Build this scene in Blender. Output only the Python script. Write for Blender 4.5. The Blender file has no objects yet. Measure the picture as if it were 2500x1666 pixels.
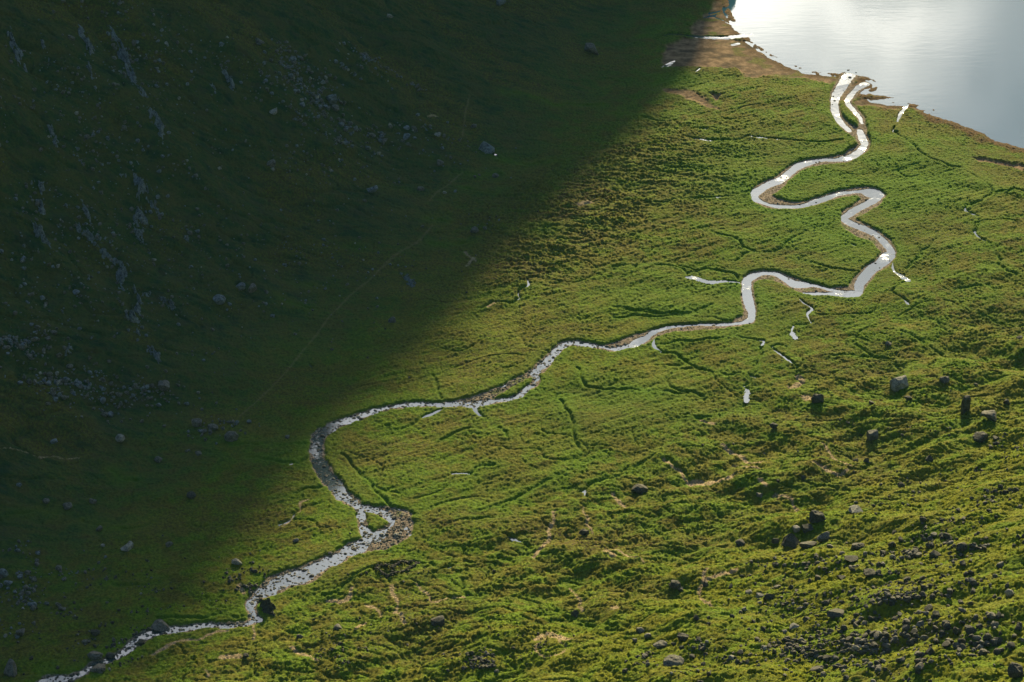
import bpy, bmesh, math, random
import numpy as np
from mathutils import Vector, Matrix, noise as mnoise

F32 = np.float32
scene = bpy.context.scene
COL = scene.collection
rng = np.random.RandomState(7)
random.seed(7)
R = math.radians

# ------------------------------------------------------------------ camera
CAM_H = 643.0
PITCH = R(30.0)
FPX = 6430.0            # focal length in pixels of the 2500 px wide photograph
cam_d = bpy.data.cameras.new('camera')
cam = bpy.data.objects.new('camera', cam_d); COL.objects.link(cam)
cam.location = (0, 0, CAM_H)
cam.rotation_euler = (R(90) - PITCH, 0, 0)
cam_d.sensor_width = 36.0
cam_d.lens = 36.0 * FPX / 2500.0
cam_d.clip_start = 5.0
cam_d.clip_end = 30000.0
scene.camera = cam

SUN_AZ = R(8.5)        # to the right of +Y
SUN_EL = R(16.5)

# ------------------------------------------------------------------ numpy noise
_p = np.random.RandomState(3).permutation(1024)
_perm = np.concatenate([_p, _p]).astype(np.int32)
_ga = np.random.RandomState(5).rand(1024) * 2 * np.pi
_gx = np.cos(_ga).astype(F32); _gy = np.sin(_ga).astype(F32)

def perlin(x, y, seed=0):
    x = np.asarray(x, F32) + F32(seed * 17.31); y = np.asarray(y, F32) + F32(seed * 9.77)
    xf = np.floor(x); yf = np.floor(y)
    xi = xf.astype(np.int32) & 1023; yi = yf.astype(np.int32) & 1023
    fx = x - xf; fy = y - yf
    u = fx * fx * fx * (fx * (fx * 6 - 15) + 10); v = fy * fy * fy * (fy * (fy * 6 - 15) + 10)
    x1 = (xi + 1) & 1023; y1 = (yi + 1) & 1023
    def g(a, b, dx, dy):
        h = _perm[_perm[a] + b]
        return _gx[h] * dx + _gy[h] * dy
    a = g(xi, yi, fx, fy); b = g(x1, yi, fx - 1, fy)
    c = g(xi, y1, fx, fy - 1); d = g(x1, y1, fx - 1, fy - 1)
    ab = a + u * (b - a); cd = c + u * (d - c)
    return (ab + v * (cd - ab)) * F32(1.5)

def fbm(x, y, wl, octs, seed=0, gain=0.5):
    s = 0; a = 1.0; t = 0
    for i in range(octs):
        s = s + a * perlin(x / wl, y / wl, seed + i * 3.7); t += a
        a *= gain; wl *= 0.5
    return s / t

def pr(x, y, wl, ang, seed, st=1.0):
    c, s = math.cos(ang), math.sin(ang)
    return perlin((x * c + y * s) / wl, (-x * s + y * c) / (wl * st), seed)

def sstep(e0, e1, x):
    t = np.clip((x - e0) / (e1 - e0), 0, 1)
    return t * t * (3 - 2 * t)

def smax(a, b, k):
    h = np.clip(0.5 + 0.5 * (a - b) / k, 0, 1)
    return b + (a - b) * h + k * h * (1 - h)

# ------------------------------------------------------------------ large landforms
_fy = np.array([-3000, 200, 600, 840, 1060, 1190, 1350, 1545, 1750, 2100, 2600, 4000], float)
_fx = np.array([-1900, -620, -360, -232, -124, -48, 18, 84, 92, 60, -40, -500], float)

def pixray(px, py):
    px = np.asarray(px, float); py = np.asarray(py, float)
    cx = (px - 1250) / FPX; cy = -(py - 833) / FPX
    dx = cx
    dy = math.cos(PITCH) + cy * math.sin(PITCH)
    dz = -math.sin(PITCH) + cy * math.cos(PITCH)
    return dx, dy, dz          # depth 1 along the view axis

P0R = np.array([-70.0, 872.0]); P1R = np.array([300.0, 1180.0])
_d = (P1R - P0R) / np.linalg.norm(P1R - P0R)
NR = np.array([_d[1], -_d[0]])

# shadow-casting shoulder of the mountain at the head of the lake
CS, SN = math.cos(SUN_AZ), math.sin(SUN_AZ)
V0 = 1800.0

def sLR(x, y):
    sL = (np.interp(y, _fy, _fx) - x) * 0.88
    sR = (x - P0R[0]) * NR[0] + (y - P0R[1]) * NR[1]
    return sL, sR

def base0(x, y):
    x = np.asarray(x, float); y = np.asarray(y, float)
    sL, sR = sLR(x, y)
    floor_ = 0.9 + 0.010 * np.clip(1500 - y, 0, 2000) + 0.02 * np.clip(1000 - y, 0, 900)
    sL = sL + 12 * perlin(x / 110, y / 110, 1)
    sLp = np.clip(sL + 10, 0, None)
    hL = 0.86 * (np.sqrt(sLp ** 2 + 85.0 ** 2) - 85.0)
    hL = hL * (1 + 0.10 * perlin(x / 90, y / 90, 2)) 
    gully = perlin((x * 0.5 + y * 0.9) / 34.0, (x * 0.9 - y * 0.5) / 190.0, 4)
    hL = hL + sstep(20, 120, sLp) * (5.0 * gully)
    hL = np.where(hL > 900, 900 + (hL - 900) * 0.15, hL)
    sRp = np.clip(sR + 15 * perlin(x / 120, y / 120, 6) + 15, 0, None)
    hR = 0.50 * (np.sqrt(sRp ** 2 + 130.0 ** 2) - 130.0)
    return floor_ + hL + hR

def raymarch(px, py, fn, t0=500.0, t1=2400.0):
    px = np.atleast_1d(np.asarray(px, float)); py = np.atleast_1d(np.asarray(py, float))
    dx, dy, dz = pixray(px, py)
    ts = np.linspace(t0, t1, 500)
    X = dx[:, None] * ts; Y = dy[:, None] * ts; Z = CAM_H + dz[:, None] * ts
    below = (Z - fn(X, Y)) < 0
    i = np.argmax(below, axis=1); i = np.clip(i, 1, len(ts) - 1)
    lo = ts[i - 1]; hi = ts[i]
    for _ in range(14):
        m = 0.5 * (lo + hi)
        b = (CAM_H + dz * m) < fn(dx * m, dy * m)
        hi = np.where(b, m, hi); lo = np.where(b, lo, m)
    return dx * hi, dy * hi, CAM_H + dz * hi, hi

# ---- silhouette of the shadow-casting ridge, from the shade line on the ground
SH = [(1765, -60), (1750, 50), (1725, 100), (1688, 150), (1642, 200), (1600, 248), (1552, 295), (1480, 360), (1400, 440), (1310, 530),
      (1235, 600), (1175, 690), (1085, 800), (990, 890), (930, 950), (850, 1030),
      (775, 1110), (720, 1200), (650, 1290), (590, 1380), (585, 1480), (490, 1570), (350, 1650), (220, 1730)]
_sp = np.array(SH, float)
_hx, _hy, _hz, _ = raymarch(_sp[:, 0], _sp[:, 1], base0)
_u = _hx * CS - _hy * SN; _v = _hx * SN + _hy * CS
_need = _hz + (V0 - _v) * math.tan(SUN_EL)
_o = np.argsort(_u); _u = _u[_o]; _need = np.minimum.accumulate(_need[_o])
PU = np.concatenate([[-3000, -1100, _u[0] - 140], _u, [_u[-1] + 60, _u[-1] + 200, 5000]])
PH = np.concatenate([[900, 880, _need[0] + 190], _need, [_need[-1] * 0.55, 0, 0]])
print('ridge', list(zip(_u.round(), _need.round())))

def base(x, y):
    z = base0(x, y)
    u = x * CS - y * SN; v = x * SN + y * CS
    ph = np.interp(u, PU, PH)
    dv = v - V0
    dv = np.sign(dv) * np.clip(np.abs(dv) - 45, 0, None)
    m = ph - np.where(dv < 0, -dv * 1.4, dv * 0.6)
    m = np.where(np.asarray(y) > 1500, m, -50 + 0 * m)
    return np.where(m > z, m, z)

# ------------------------------------------------------------------ grid of the terrain sheet
def axis(lo, hi, step, left, right, g=1.12):
    mid = np.arange(lo, hi + step * 0.5, step)
    a = []; s = step; v = lo
    while v > left: s = min(s * g, 60); v -= s; a.append(v)
    b = []; s = step; v = mid[-1]
    while v < right: s = min(s * g, 60); v += s; b.append(v)
    return np.concatenate([a[::-1], mid, b])
XS = axis(-345, 345, 0.46, -1800, 1900)
YS = axis(700, 1560, 0.60, -500, 3300)
NX, NY = len(XS), len(YS)
GX, GY = np.meshgrid(XS.astype(F32), YS.astype(F32))
Zb = base(GX, GY).astype(F32)
SL, SR = sLR(GX, GY)
SL = SL.astype(F32); SR = SR.astype(F32)
print('grid', NX, NY, NX * NY)

# ------------------------------------------------------------------ traced lines (in photograph pixels) -> ground
Z = {1: (1500, 0), 2: (1500, 400), 3: (700, 600), 4: (500, 900), 5: (1500, 1000), 6: (0, 1000), 7: (0, 400), 8: (500, 0)}
def zp(z, pts):
    ox, oy = Z[z]
    return [(ox + p[0] / 2.353, oy + p[1] / 2.353, (p[2] if len(p) > 2 else 0) / 2.353) for p in pts]

def crom(P, n=4):
    P = np.array(P, float)
    if len(P) < 3:
        t = np.linspace(0, 1, n + 1)[:, None]; return P[0] * (1 - t) + P[1] * t
    Q = np.vstack([2 * P[0] - P[1], P, 2 * P[-1] - P[-2]]); out = []
    for i in range(1, len(Q) - 2):
        for k in range(n):
            t = k / n
            out.append(0.5 * ((2 * Q[i]) + (-Q[i-1] + Q[i+1]) * t + (2*Q[i-1] - 5*Q[i] + 4*Q[i+1] - Q[i+2]) * t*t
                              + (-Q[i-1] + 3*Q[i] - 3*Q[i+1] + Q[i+2]) * t**3))
    out.append(Q[-2]); return np.array(out)

def to_world(pts, n=4):
    """pixel polyline (x, y, full width) -> world x, y, half width, z"""
    C = crom(pts, n)
    T = np.gradient(C[:, :2], axis=0); L = np.hypot(T[:, 0], T[:, 1]) + 1e-6
    N = np.stack([-T[:, 1] / L, T[:, 0] / L], 1)
    x, y, z, _ = raymarch(C[:, 0], C[:, 1], base)
    w = np.maximum(C[:, 2], 1.0)
    ax, ay, _, _ = raymarch(C[:, 0] + N[:, 0] * w / 2, C[:, 1] + N[:, 1] * w / 2, base)
    bx, by, _, _ = raymarch(C[:, 0] - N[:, 0] * w / 2, C[:, 1] - N[:, 1] * w / 2, base)
    tx = np.gradient(x); ty = np.gradient(y); tl = np.hypot(tx, ty) + 1e-6
    hw = 0.5 * np.abs((ax - bx) * (-ty / tl) + (ay - by) * (tx / tl))
    return np.stack([x, y, hw, z], 1)

def dist_field(lines, pad, D=None, ZC=None, far_=60.0):
    """minimum of (distance - half width) and the level of the nearest line point"""
    if D is None: D = np.full((NY, NX), far_, F32)
    if ZC is None: ZC = Zb.copy()
    for ln in lines:
        for i in range(len(ln) - 1):
            a = ln[i]; b = ln[i + 1]
            m = max(a[2], b[2]) + pad
            i0, i1 = np.searchsorted(XS, [min(a[0], b[0]) - m, max(a[0], b[0]) + m])
            j0, j1 = np.searchsorted(YS, [min(a[1], b[1]) - m, max(a[1], b[1]) + m])
            if i1 <= i0 or j1 <= j0: continue
            X = GX[j0:j1, i0:i1]; Y = GY[j0:j1, i0:i1]
            ex, ey = b[0] - a[0], b[1] - a[1]
            t = np.clip(((X - a[0]) * ex + (Y - a[1]) * ey) / (ex * ex + ey * ey + 1e-9), 0, 1)
            d = np.hypot(X - a[0] - t * ex, Y - a[1] - t * ey) - (a[2] + t * (b[2] - a[2]))
            zc = a[3] + t * (b[3] - a[3])
            s = D[j0:j1, i0:i1]; k = d < s
            s[k] = d[k]; ZC[j0:j1, i0:i1][k] = zc[k]
    return D, ZC

CH = []   # river channels: full bed between the banks
CH.append(zp(1, [(1400,395,90),(1350,430,90),(1300,500,85),(1268,560,62),(1275,640,52),(1330,710,58),(1395,755,75),(1425,790,80),(1430,830,75),
    (1380,870,72),(1320,905,55),(1230,918,42),(1130,933,50),(1060,955,58),(1000,992,65),(950,1032,72),(900,1062,95),
    (855,1095,110),(850,1128,100),(900,1160,80),(970,1172,52),(1050,1175,42),(1130,1160,38),(1200,1140,42),(1270,1118,48),
    (1340,1103,42),(1420,1098,55),(1480,1115,100),(1490,1140,95),(1440,1175,85),(1400,1200,78),(1350,1228,80),(1345,1262,88),
    (1380,1295,92),(1430,1325,85),(1500,1358,80),(1550,1402,88),(1575,1450,88),(1550,1492,82),(1500,1532,72),(1458,1570,66)]))
CH.append(zp(2, [(1578,500,80),(1530,560,72),(1480,600,80),(1440,640,84),(1402,690,95),(1375,728,75),(1310,732,60),(1240,732,48),
    (1190,724,55),(1120,712,70),(1050,690,72),(990,665,62),(930,642,60),(860,635,55),(800,646,62),(765,680,72),(762,740,80),
    (770,790,80),(780,840,78),(770,882,75),(730,902,55),(680,918,32),(600,926,32),(500,930,40),(420,936,40),(320,945,42),
    (240,965,44),(180,990,60),(120,1012,75),(50,1035,62),(0,1047,52)]))
CH.append(zp(3, [(1960,560,60),(1870,580,50),(1820,580,32),(1760,570,30),(1700,562,32),(1640,554,34),(1590,566,38),(1550,595,46),
    (1510,640,55),(1470,682,60),(1425,722,60),(1380,745,34),(1300,785,36),(1230,820,40),(1160,855,50),(1090,882,50),(1000,900,44),
    (920,908,36),(840,910,28),(760,905,26),(700,910,28),(640,917,30),(560,932,32),(480,952,36),(420,975,42),(360,995,44),
    (300,1015,50),(245,1045,60),(205,1080,70),(180,1120,80),(172,1170,86),(182,1230,90),(212,1290,92),(257,1350,88),(302,1400,82),
    (352,1450,74),(400,1490,60),(425,1512,50)]))
CH.append(zp(3, [(1425,735,40),(1430,770,34),(1395,810,34),(1340,850,32),(1280,875,28),(1200,888,32),(1120,900,44),(1060,905,44)]))
CH.append(zp(4, [(896,804,50),(895,830,48),(905,880,46),(925,930,52),(950,965,66),(900,1012,84),(840,1042,76),(780,1072,70),
    (700,1110,76),(620,1150,90),(540,1188,104),(470,1210,104),(400,1240,100),(360,1268,80),(310,1296,62),(272,1335,56),
    (262,1370,50),(278,1408,56),(300,1440,50)]))
CH.append(zp(4, [(900,796,40),(940,800,40),(1000,818,45),(1050,840,45),(1075,880,42),(1050,915,42),(1005,948,66),(960,980,80)]))
CH.append(zp(4, [(960,798,30),(1030,812,50),(1090,822,60),(1140,850,90),(1140,910,100),(1095,955,95),(1030,990,80),(960,1010,70)]))
CH.append(zp(6, [(1476,1205,50),(1420,1225,46),(1340,1235,42),(1260,1236,46),(1180,1236,42),(1100,1246,50),(1020,1256,56),
    (940,1262,66),(870,1277,76),(810,1303,80),(770,1340,80),(730,1378,70),(690,1400,56),(640,1425,50),(590,1448,60),(530,1472,62),
    (480,1508,62),(400,1540,62),(300,1545,76),(230,1580,70),(120,1640,70)]))
CH.append(zp(3, [(165,1085,40),(190,1050,30)]))
BR = [zp(1, [(1395,495,50),(1350,550,50),(1345,585,40),(1372,612,38),(1408,655,40),(1425,700,42),(1418,745,60)])]
TH = []   # threads of water in the upper river
TH.append(zp(1, [(1370,395,70),(1335,440,70),(1298,500,66),(1268,560,56),(1272,640,46),(1310,700,34),(1352,738,20)]))
TH.append(zp(1, [(1440,470,40),(1390,500,30),(1352,545,36),(1340,578,30),(1368,612,26),(1405,655,24),(1425,695,20)]))
TH.append(zp(1, [(1410,735,36),(1425,780,52),(1437,820,48),(1400,866,48),(1335,902,45),(1270,914,20),(1200,913,20),(1120,930,30),
    (1060,950,46),(1010,985,46),(960,1025,46),(900,1050,44),(850,1075,46),(805,1108,62),(815,1140,36),(870,1166,16),(930,1180,20),
    (1000,1183,20),(1080,1178,22),(1140,1160,30),(1210,1138,32),(1280,1112,24),(1350,1100,18),(1430,1096,26),(1490,1108,70),
    (1510,1130,56),(1450,1168,40),(1395,1195,44),(1345,1228,42),(1318,1250,42),(1350,1274,38),(1430,1308,38),(1500,1342,38),
    (1558,1395,44),(1590,1440,50),(1577,1472,62),(1540,1502,62),(1490,1540,52),(1450,1570,52)]))
TH.append(zp(2, [(1577,518,70),(1530,560,62),(1480,600,66),(1440,640,70),(1408,690,66),(1398,735,50),(1320,744,38),(1240,743,24),
    (1160,742,18),(1090,738,10)]))
TH.append(zp(2, [(1330,735,20),(1240,718,16),(1160,695,20),(1080,690,40),(1030,684,46),(980,655,36),(930,630,24),(860,624,20),
    (800,640,42),(762,672,62),(760,740,68),(774,800,64),(790,850,52),(785,888,44),(740,906,22),(660,917,16),(560,916,16),
    (460,918,16),(360,926,18),(280,938,26),(220,965,32),(180,995,38),(130,1018,40),(80,1040,18),(0,1058,12)]))
TH.append(zp(3, [(2050,525,32),(1990,568,28),(1900,590,16),(1850,582,26),(1790,574,18),(1720,566,18),(1640,551,24),(1585,570,36),
    (1550,597,38),(1510,640,42),(1470,684,46),(1425,728,42)]))
RAP = [CH[2][16:], CH[3], CH[4], CH[5], CH[7]]     # rocky stretches where most of the bed is wet
RAP = [[(p[0], p[1], p[2] * 0.74) for p in l] for l in RAP]

ST = []   # brooks, side arms and pools
ST.append(zp(2, [(408,648,26),(470,657,14),(540,677,11),(640,674,12),(725,682,12)]))
ST.append(zp(2, [(1600,550,10),(1604,610,11),(1650,645,13),(1692,672,13)]))
ST.append(zp(2, [(1588,735,8),(1625,760,5),(1660,776,6),(1688,805,10)]))
ST.append(zp(2, [(1052,763,8),(1090,800,11),(1135,830,15),(1108,865,15),(1130,912,10)]))
ST.append(zp(2, [(230,1000,14),(228,1045,18),(266,1072,5)]))
ST.append(zp(2, [(1028,932,5),(1018,965,9),(1040,998,14)]))
ST.append(zp(2, [(835,1010,6),(860,1018,12),(845,1042,10)]))
ST.append(zp(2, [(900,1055,5),(935,1080,9),(975,1110,18),(1030,1150,5)]))
ST.append(zp(2, [(770,1212,12),(800,1224,12),(828,1230,5)]))
ST.append(zp(2, [(742,1280,8),(768,1304,16),(756,1325,6),(760,1362,6)]))
ST.append(zp(2, [(1365,462,8),(1385,470,9)]))
ST.append(zp(1, [(1690,582,26),(1650,630,22),(1625,685,14)]))
ST.append(zp(1, [(1608,720,8),(1600,745,18),(1622,752,10)]))
ST.append(zp(1, [(2015,1192,7),(2022,1212,7),(2090,1240,3)]))
ST.append(zp(1, [(2066,1330,6),(2090,1358,10),(2125,1382,8)]))
ST.append(zp(1, [(2290,1075,10),(2312,1088,9),(2360,1098,9)]))
ST.append(zp(1, [(790,782,5),(900,795,6),(1050,808,6),(1200,812,7),(1310,800,7)]))
ST.append(zp(1, [(385,785,4),(470,795,6),(550,806,5)]))
ST.append(zp(1, [(498,741,10),(538,741,8)]))
ST.append(zp(1, [(420,1150,4),(500,1142,5),(600,1130,5)]))
ST.append(zp(1, [(248,218,12),(330,196,16),(450,205,16),(600,211,20),(700,205,26),(770,192,34)]))
ST.append(zp(1, [(268,392,10),(305,368,22),(345,344,8)]))
ST.append(zp(1, [(465,412,8),(482,395,12),(492,385,5)]))
ST.append(zp(1, [(680,250,14),(710,243,12)]))
ST.append(zp(3, [(780,985,8),(830,965,20),(890,938,10)]))
ST.append(zp(3, [(1075,920,28),(1085,945,18),(1110,975,6)]))
ST.append(zp(3, [(1338,303,6),(1332,265,9),(1388,228,18),(1385,190,8),(1430,180,8)]))
ST.append(zp(3, [(950,1306,7),(1035,1307,6)]))
ST.append(zp(3, [(1100,1084,8),(1085,1080,6)]))
ST.append(zp(3, [(2165,1245,12),(2185,1238,14)]))
ST.append(zp(3, [(1715,1410,8),(1712,1430,8)]))
ST.append(zp(3, [(130,683,6),(150,700,8)]))
ST.append(zp(4, [(965,1170,14),(980,1148,14),(1010,1138,8)]))
ST.append(zp(4, [(1330,1178,6),(1370,1150,12),(1430,1135,8)]))
ST.append(zp(4, [(1720,955,8),(1770,975,10),(1820,998,5)]))
ST.append(zp(4, [(490,550,8),(505,545,6)]))
ST.append(zp(4, [(430,895,5),(480,875,7),(515,848,4)]))
ST.append(zp(8, [(2085,932,3),(2150,922,4),(2225,903,4)]))
ST.append(zp(8, [(1660,885,7),(1668,890,7)]))
ST.append(zp(8, [(1460,962,6),(1480,960,6)]))
ST.append(zp(8, [(1410,985,6),(1432,1000,8)]))
ST.append(zp(8, [(1278,1278,4),(1262,1310,5)]))

DT = []   # dry ditches, old channels, peat cuts: (z, pts)
for z, p in [
    (3, [(828,735),(850,790),(890,870)]), (4, [(150,440),(400,436),(600,430)]), (4, [(700,668),(600,690),(480,730),(380,762)]),
    (4, [(780,490),(850,560),(930,640),(1000,720),(1060,780)]), (3, [(1110,975),(1200,1030),(1262,1100)]),
    (3, [(1665,700),(1700,780),(1800,820),(2000,826),(2150,842),(2300,845)]), (3, [(1870,350),(2000,370),(2150,385),(2353,386)]),
    (3, [(1100,1515),(1250,1470),(1400,1400),(1600,1300),(1800,1205)]), (3, [(1040,1307),(1100,1280),(1190,1252)]),
    (2, [(0,830),(150,850),(350,862),(450,850),(560,810),(660,772)]), (2, [(0,885),(180,872),(400,872),(600,890),(680,905)]),
    (2, [(560,390),(700,440),(760,482),(850,505),(930,490),(1000,442),(1110,380)]), (2, [(1050,548),(1150,572),(1250,600),(1385,622)]),
    (2, [(260,1070),(400,1112),(455,1158),(560,1192),(640,1216),(720,1216)]), (2, [(440,1165),(330,1195),(316,1260),(345,1300),(450,1310),(500,1332)]),
    (2, [(245,1030),(400,1022),(560,1010),(690,985),(700,930)]), (2, [(690,560),(760,510)]),
    (1, [(1615,755),(1700,820),(1780,885),(1880,930),(1980,970),(2080,1020),(2150,1070),(2165,1110),(2100,1155),(2015,1190)]),
    (2, [(1690,672),(1640,705),(1588,735)]), (1, [(2090,1240),(2085,1290),(2066,1330)]), (1, [(2165,1110),(2240,1100),(2300,1085)]),
    (1, [(240,1165),(400,1150),(600,1130),(760,1105)]), (1, [(560,1000),(640,985),(500,975),(300,960)]), (1, [(670,945),(800,930),(980,940)]),
    (1, [(550,806),(700,795),(790,782)]), (1, [(0,650),(100,665),(280,700)]), (1, [(160,215),(260,180),(320,120)]),
    (2, [(730,690),(690,640),(540,600),(420,620)]), (2, [(0,590),(180,588),(330,585),(400,610),(415,640)]),
    (2, [(1130,912),(1070,925),(1028,932)]), (2, [(1040,998),(1000,1035),(940,1040),(900,1055)]), (2, [(1030,1150),(1055,1215),(1090,1260)]),
    (2, [(845,1042),(835,1120),(800,1212)]), (2, [(775,1225),(765,1255),(742,1280)]), (2, [(756,1362),(700,1420),(600,1460)]), (2, [(680,985),(760,1000),(835,1010)]),
    (2, [(1688,805),(1740,860),(1850,900),(1900,960)]), (2, [(2125,440),(2200,520),(2230,600),(2300,640)]), (3, [(1338,303),(1300,330),(1180,320),(1130,360)]),
    (3, [(890,1110),(1000,1060),(1090,1020)]), (3, [(620,1060),(760,1000),(830,965)]), (3, [(2185,1240),(2270,1300),(2340,1360)]), (4, [(1820,998),(1880,1040),(1960,1090)]),
    (5, [(0,395),(90,350),(230,270)]), (4, [(1480,880),(1600,865),(1720,855)]), (4, [(1680,795),(1800,730),(1960,650),(2040,610)]),
    (4, [(2150,705),(2240,650),(2353,632)]), (8, [(1660,880),(1720,920),(1850,938),(1980,940),(2085,932)]),
    (8, [(1430,995),(1560,1010),(1680,1000)]), (8, [(1480,1080),(1580,1095),(1670,1110),(1720,1080)]), (8, [(980,1060),(1100,1075),(1170,1090)]),
    (8, [(1700,525),(1850,545),(1920,560),(1990,595),(2100,608),(2300,600)]), (8, [(1270,1260),(1380,1270)]), (8, [(600,1405),(720,1418),(900,1440)]),
    (8, [(1290,1395),(1500,1400)]), (8, [(1050,880),(1180,912),(1340,935)]), (6, [(630,345),(700,390),(780,405)]),
    (6, [(480,640),(620,680),(760,690),(880,650)]), (6, [(640,1000),(780,1002),(900,1000)]), (6, [(900,1200),(1200,1190),(1450,1185)]),
    (6, [(0,600),(200,590),(330,600)]), (7, [(1600,650),(1700,690),(1800,700)]), (7, [(1560,760),(1680,800),(1780,830)]),
    (7, [(1750,475),(1850,480),(1920,480)]), (7, [(1100,700),(1250,690),(1380,690)]), (6, [(1400,280),(1550,290),(1700,310),(1770,270)]),
    (5, [(640,700),(560,560),(440,600)]), (5, [(170,660),(250,720),(320,780),(300,830)]), (5, [(500,60),(470,50),(560,40)]),
    (3, [(1570,880),(1640,1000),(1650,1100),(1700,1190)]), (4, [(700,1300),(800,1240),(900,1170),(960,1160)]),
    (4, [(1110,1225),(1220,1195),(1330,1180)]), (4, [(1200,1095),(1300,1130),(1340,1150)]), (4, [(1470,1200),(1480,1260),(1500,1300)]),
    (5, [(1420,90),(1560,160),(1680,190),(1860,170),(1960,165)]), (5, [(1850,60),(1950,90),(2050,70)]), (5, [(920,440),(1100,460),(1200,440),(1400,480)]),
    (2, [(1640,960),(1800,1050),(1900,1110),(2000,1180)]), (2, [(2000,830),(2150,880),(2300,930)]), (2, [(1950,720),(2050,700),(2170,710),(2200,760)]),
    (2, [(1270,1110),(1400,1100),(1560,1125),(1640,1180)]), (2, [(1400,1040),(1480,1100),(1600,1120)]), (2, [(1850,430),(1760,520),(1680,600)]),
    (7, [(130,340),(300,560),(420,660)]), (4, [(1900,1320),(2100,1400),(2353,1480)]), (4, [(1330,1310),(1500,1330),(1600,1290)])]:
    DT.append([(q[0], q[1], 0) for q in zp(z, p)])

TAN = []  # trodden / washed-out pale lines of peat and gravel
for z, p, w in [
    (4, [(1080,1250),(1095,1330),(1120,1420),(1150,1480)], 12), (4, [(2012,825),(1992,900),(1980,970),(1940,1030),(1880,1090)], 12),
    (4, [(2180,800),(2190,880),(2240,960)], 8), (4, [(700,1320),(760,1330),(830,1310),(860,1270)], 12), (4, [(940,1360),(990,1370),(1010,1410)], 9),
    (4, [(280,1480),(290,1520),(280,1560)], 8), (4, [(1220,1230),(1270,1300),(1330,1340),(1480,1310)], 5), (4, [(2110,1240),(2150,1310),(2160,1380)], 8),
    (4, [(2300,1060),(2330,1100)], 18), (4, [(1920,1560),(1980,1530),(2040,1545),(2100,1560)], 16),
    (5, [(640,210),(690,240),(740,270),(820,315),(850,300)], 10), (5, [(290,300),(340,330),(390,370),(430,400)], 9),
    (5, [(440,405),(520,412),(600,408)], 20), (5, [(600,408),(660,405),(690,385)], 9), (5, [(1130,330),(1220,360),(1290,380),(1340,350)], 8),
    (5, [(530,950),(500,1010),(490,1060),(520,1100),(575,1135)], 10), (5, [(680,310),(740,330),(830,350)], 7), (5, [(520,1000),(620,975),(700,950)], 7),
    (5, [(0,480),(20,520),(70,560)], 10), (5, [(930,470),(1000,500),(1060,560)], 10), (5, [(830,430),(860,455)], 10),
    (5, [(0,1140),(10,1160)], 22), (5, [(0,820),(80,860),(170,905)], 5), (5, [(1180,200),(1240,260),(1350,320)], 7),
    (2, [(1055,1215),(1085,1250),(1010,1285)], 16), (2, [(1110,1360),(1130,1370)], 20), (2, [(500,1490),(560,1500)], 7),
    (6, [(880,1400),(950,1365),(1100,1320),(1200,1290),(1300,1270)], 7), (6, [(1290,1435),(1360,1435)], 18), (6, [(1680,1380),(1750,1410),(1830,1460)], 10),
    (6, [(2040,1270),(2090,1220)], 8), (6, [(1370,1000),(1400,1060)], 14), (6, [(0,240),(200,260),(440,270)], 3), (6, [(1180,1500),(1200,1540)], 8),
    (3, [(1160,355),(1200,325)], 7), (8, [(1280,680),(1340,670)], 6), (6, [(1780,520),(1715,540),(1710,580),(1690,620),(1600,670)], 5),
    (3, [(1030,120),(1080,70)], 5), (8, [(1490,1450),(1560,1500)], 5), (8, [(2150,1180),(2210,1165)], 10)]:
    TAN.append([(q[0], q[1], 1.7 * w / 2.353) for q in zp(z, p)])
# ring of bare peat near the bottom edge
ring = [(1345 + 36 * math.cos(a) * (1 + .15 * math.sin(3 * a)), 1583 + 22 * math.sin(a), 4) for a in np.linspace(0.2, 2 * math.pi - .1, 14)]
TAN.append(ring)
PATH = [zp(8, [(1480,1000),(1400,1060),(1330,1120),(1290,1160)]), zp(8, [(1310,1300),(1220,1390),(1120,1460),(1020,1540)]),
        zp(7, [(2310,500),(2210,580),(2120,670),(1990,780),(1880,900),(1760,1060),(1640,1200),(1500,1340),(1380,1450)]),
        zp(8, [(1520,560),(1500,650),(1480,790)])]
PATH = [[(p[0], p[1], 3.2) for p in l] for l in PATH]

SHORE = [(p[0], p[1]) for p in zp(1, [(300,-330),(420,-200),(640,-90),(655,-10),(660,40),(685,100),(716,150),(765,188),(785,222),(830,262),
    (900,303),(1000,350),(1060,375),(1120,398),(1240,408),(1290,412),(1330,400),(1400,418),(1460,432),(1525,472),(1500,505),(1440,520),(1500,530),(1605,545),
    (1500,560),(1580,572),(1700,578),(1760,588),(1835,612),(1810,640),(1900,665),(1980,692),(2060,725),(2130,752),(2190,790),(2260,805),(2353,830),(2560,905),(2900,1010)])]
SAND = [zp(1, [(270,350),(300,260),(400,215),(640,215),(780,235),(830,265),(1000,350),(1130,400),(1290,420),(1300,470),(1240,470),(1100,440),(900,430),(760,440),(700,390),(560,380),(420,380),(300,385)]),
        zp(1, [(430,170),(500,100),(560,50),(580,0),(620,-20),(660,100),(770,185),(640,200),(480,200),(440,195)]),
        zp(1, [(270,508),(360,515),(440,514),(480,545),(520,560),(560,600),(605,632),(520,610),(440,575),(360,545),(300,530)]),
        zp(1, [(560,536),(620,540),(590,565),(575,580)]),
        zp(1, [(2060,893),(2130,895),(2200,905),(2360,930),(2360,962),(2280,945),(2200,928),(2100,915)]),
        zp(1, [(1500,560),(1600,570),(1700,580),(1640,625),(1560,605),(1400,590),(1360,570),(1440,550)]),
        zp(1, [(1305,560),(1320,500),(1400,450),(1480,440),(1530,475),(1440,525),(1380,540),(1340,560)]),
        zp(1, [(1760,590),(1840,612),(1800,640),(1700,600)])]

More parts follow.
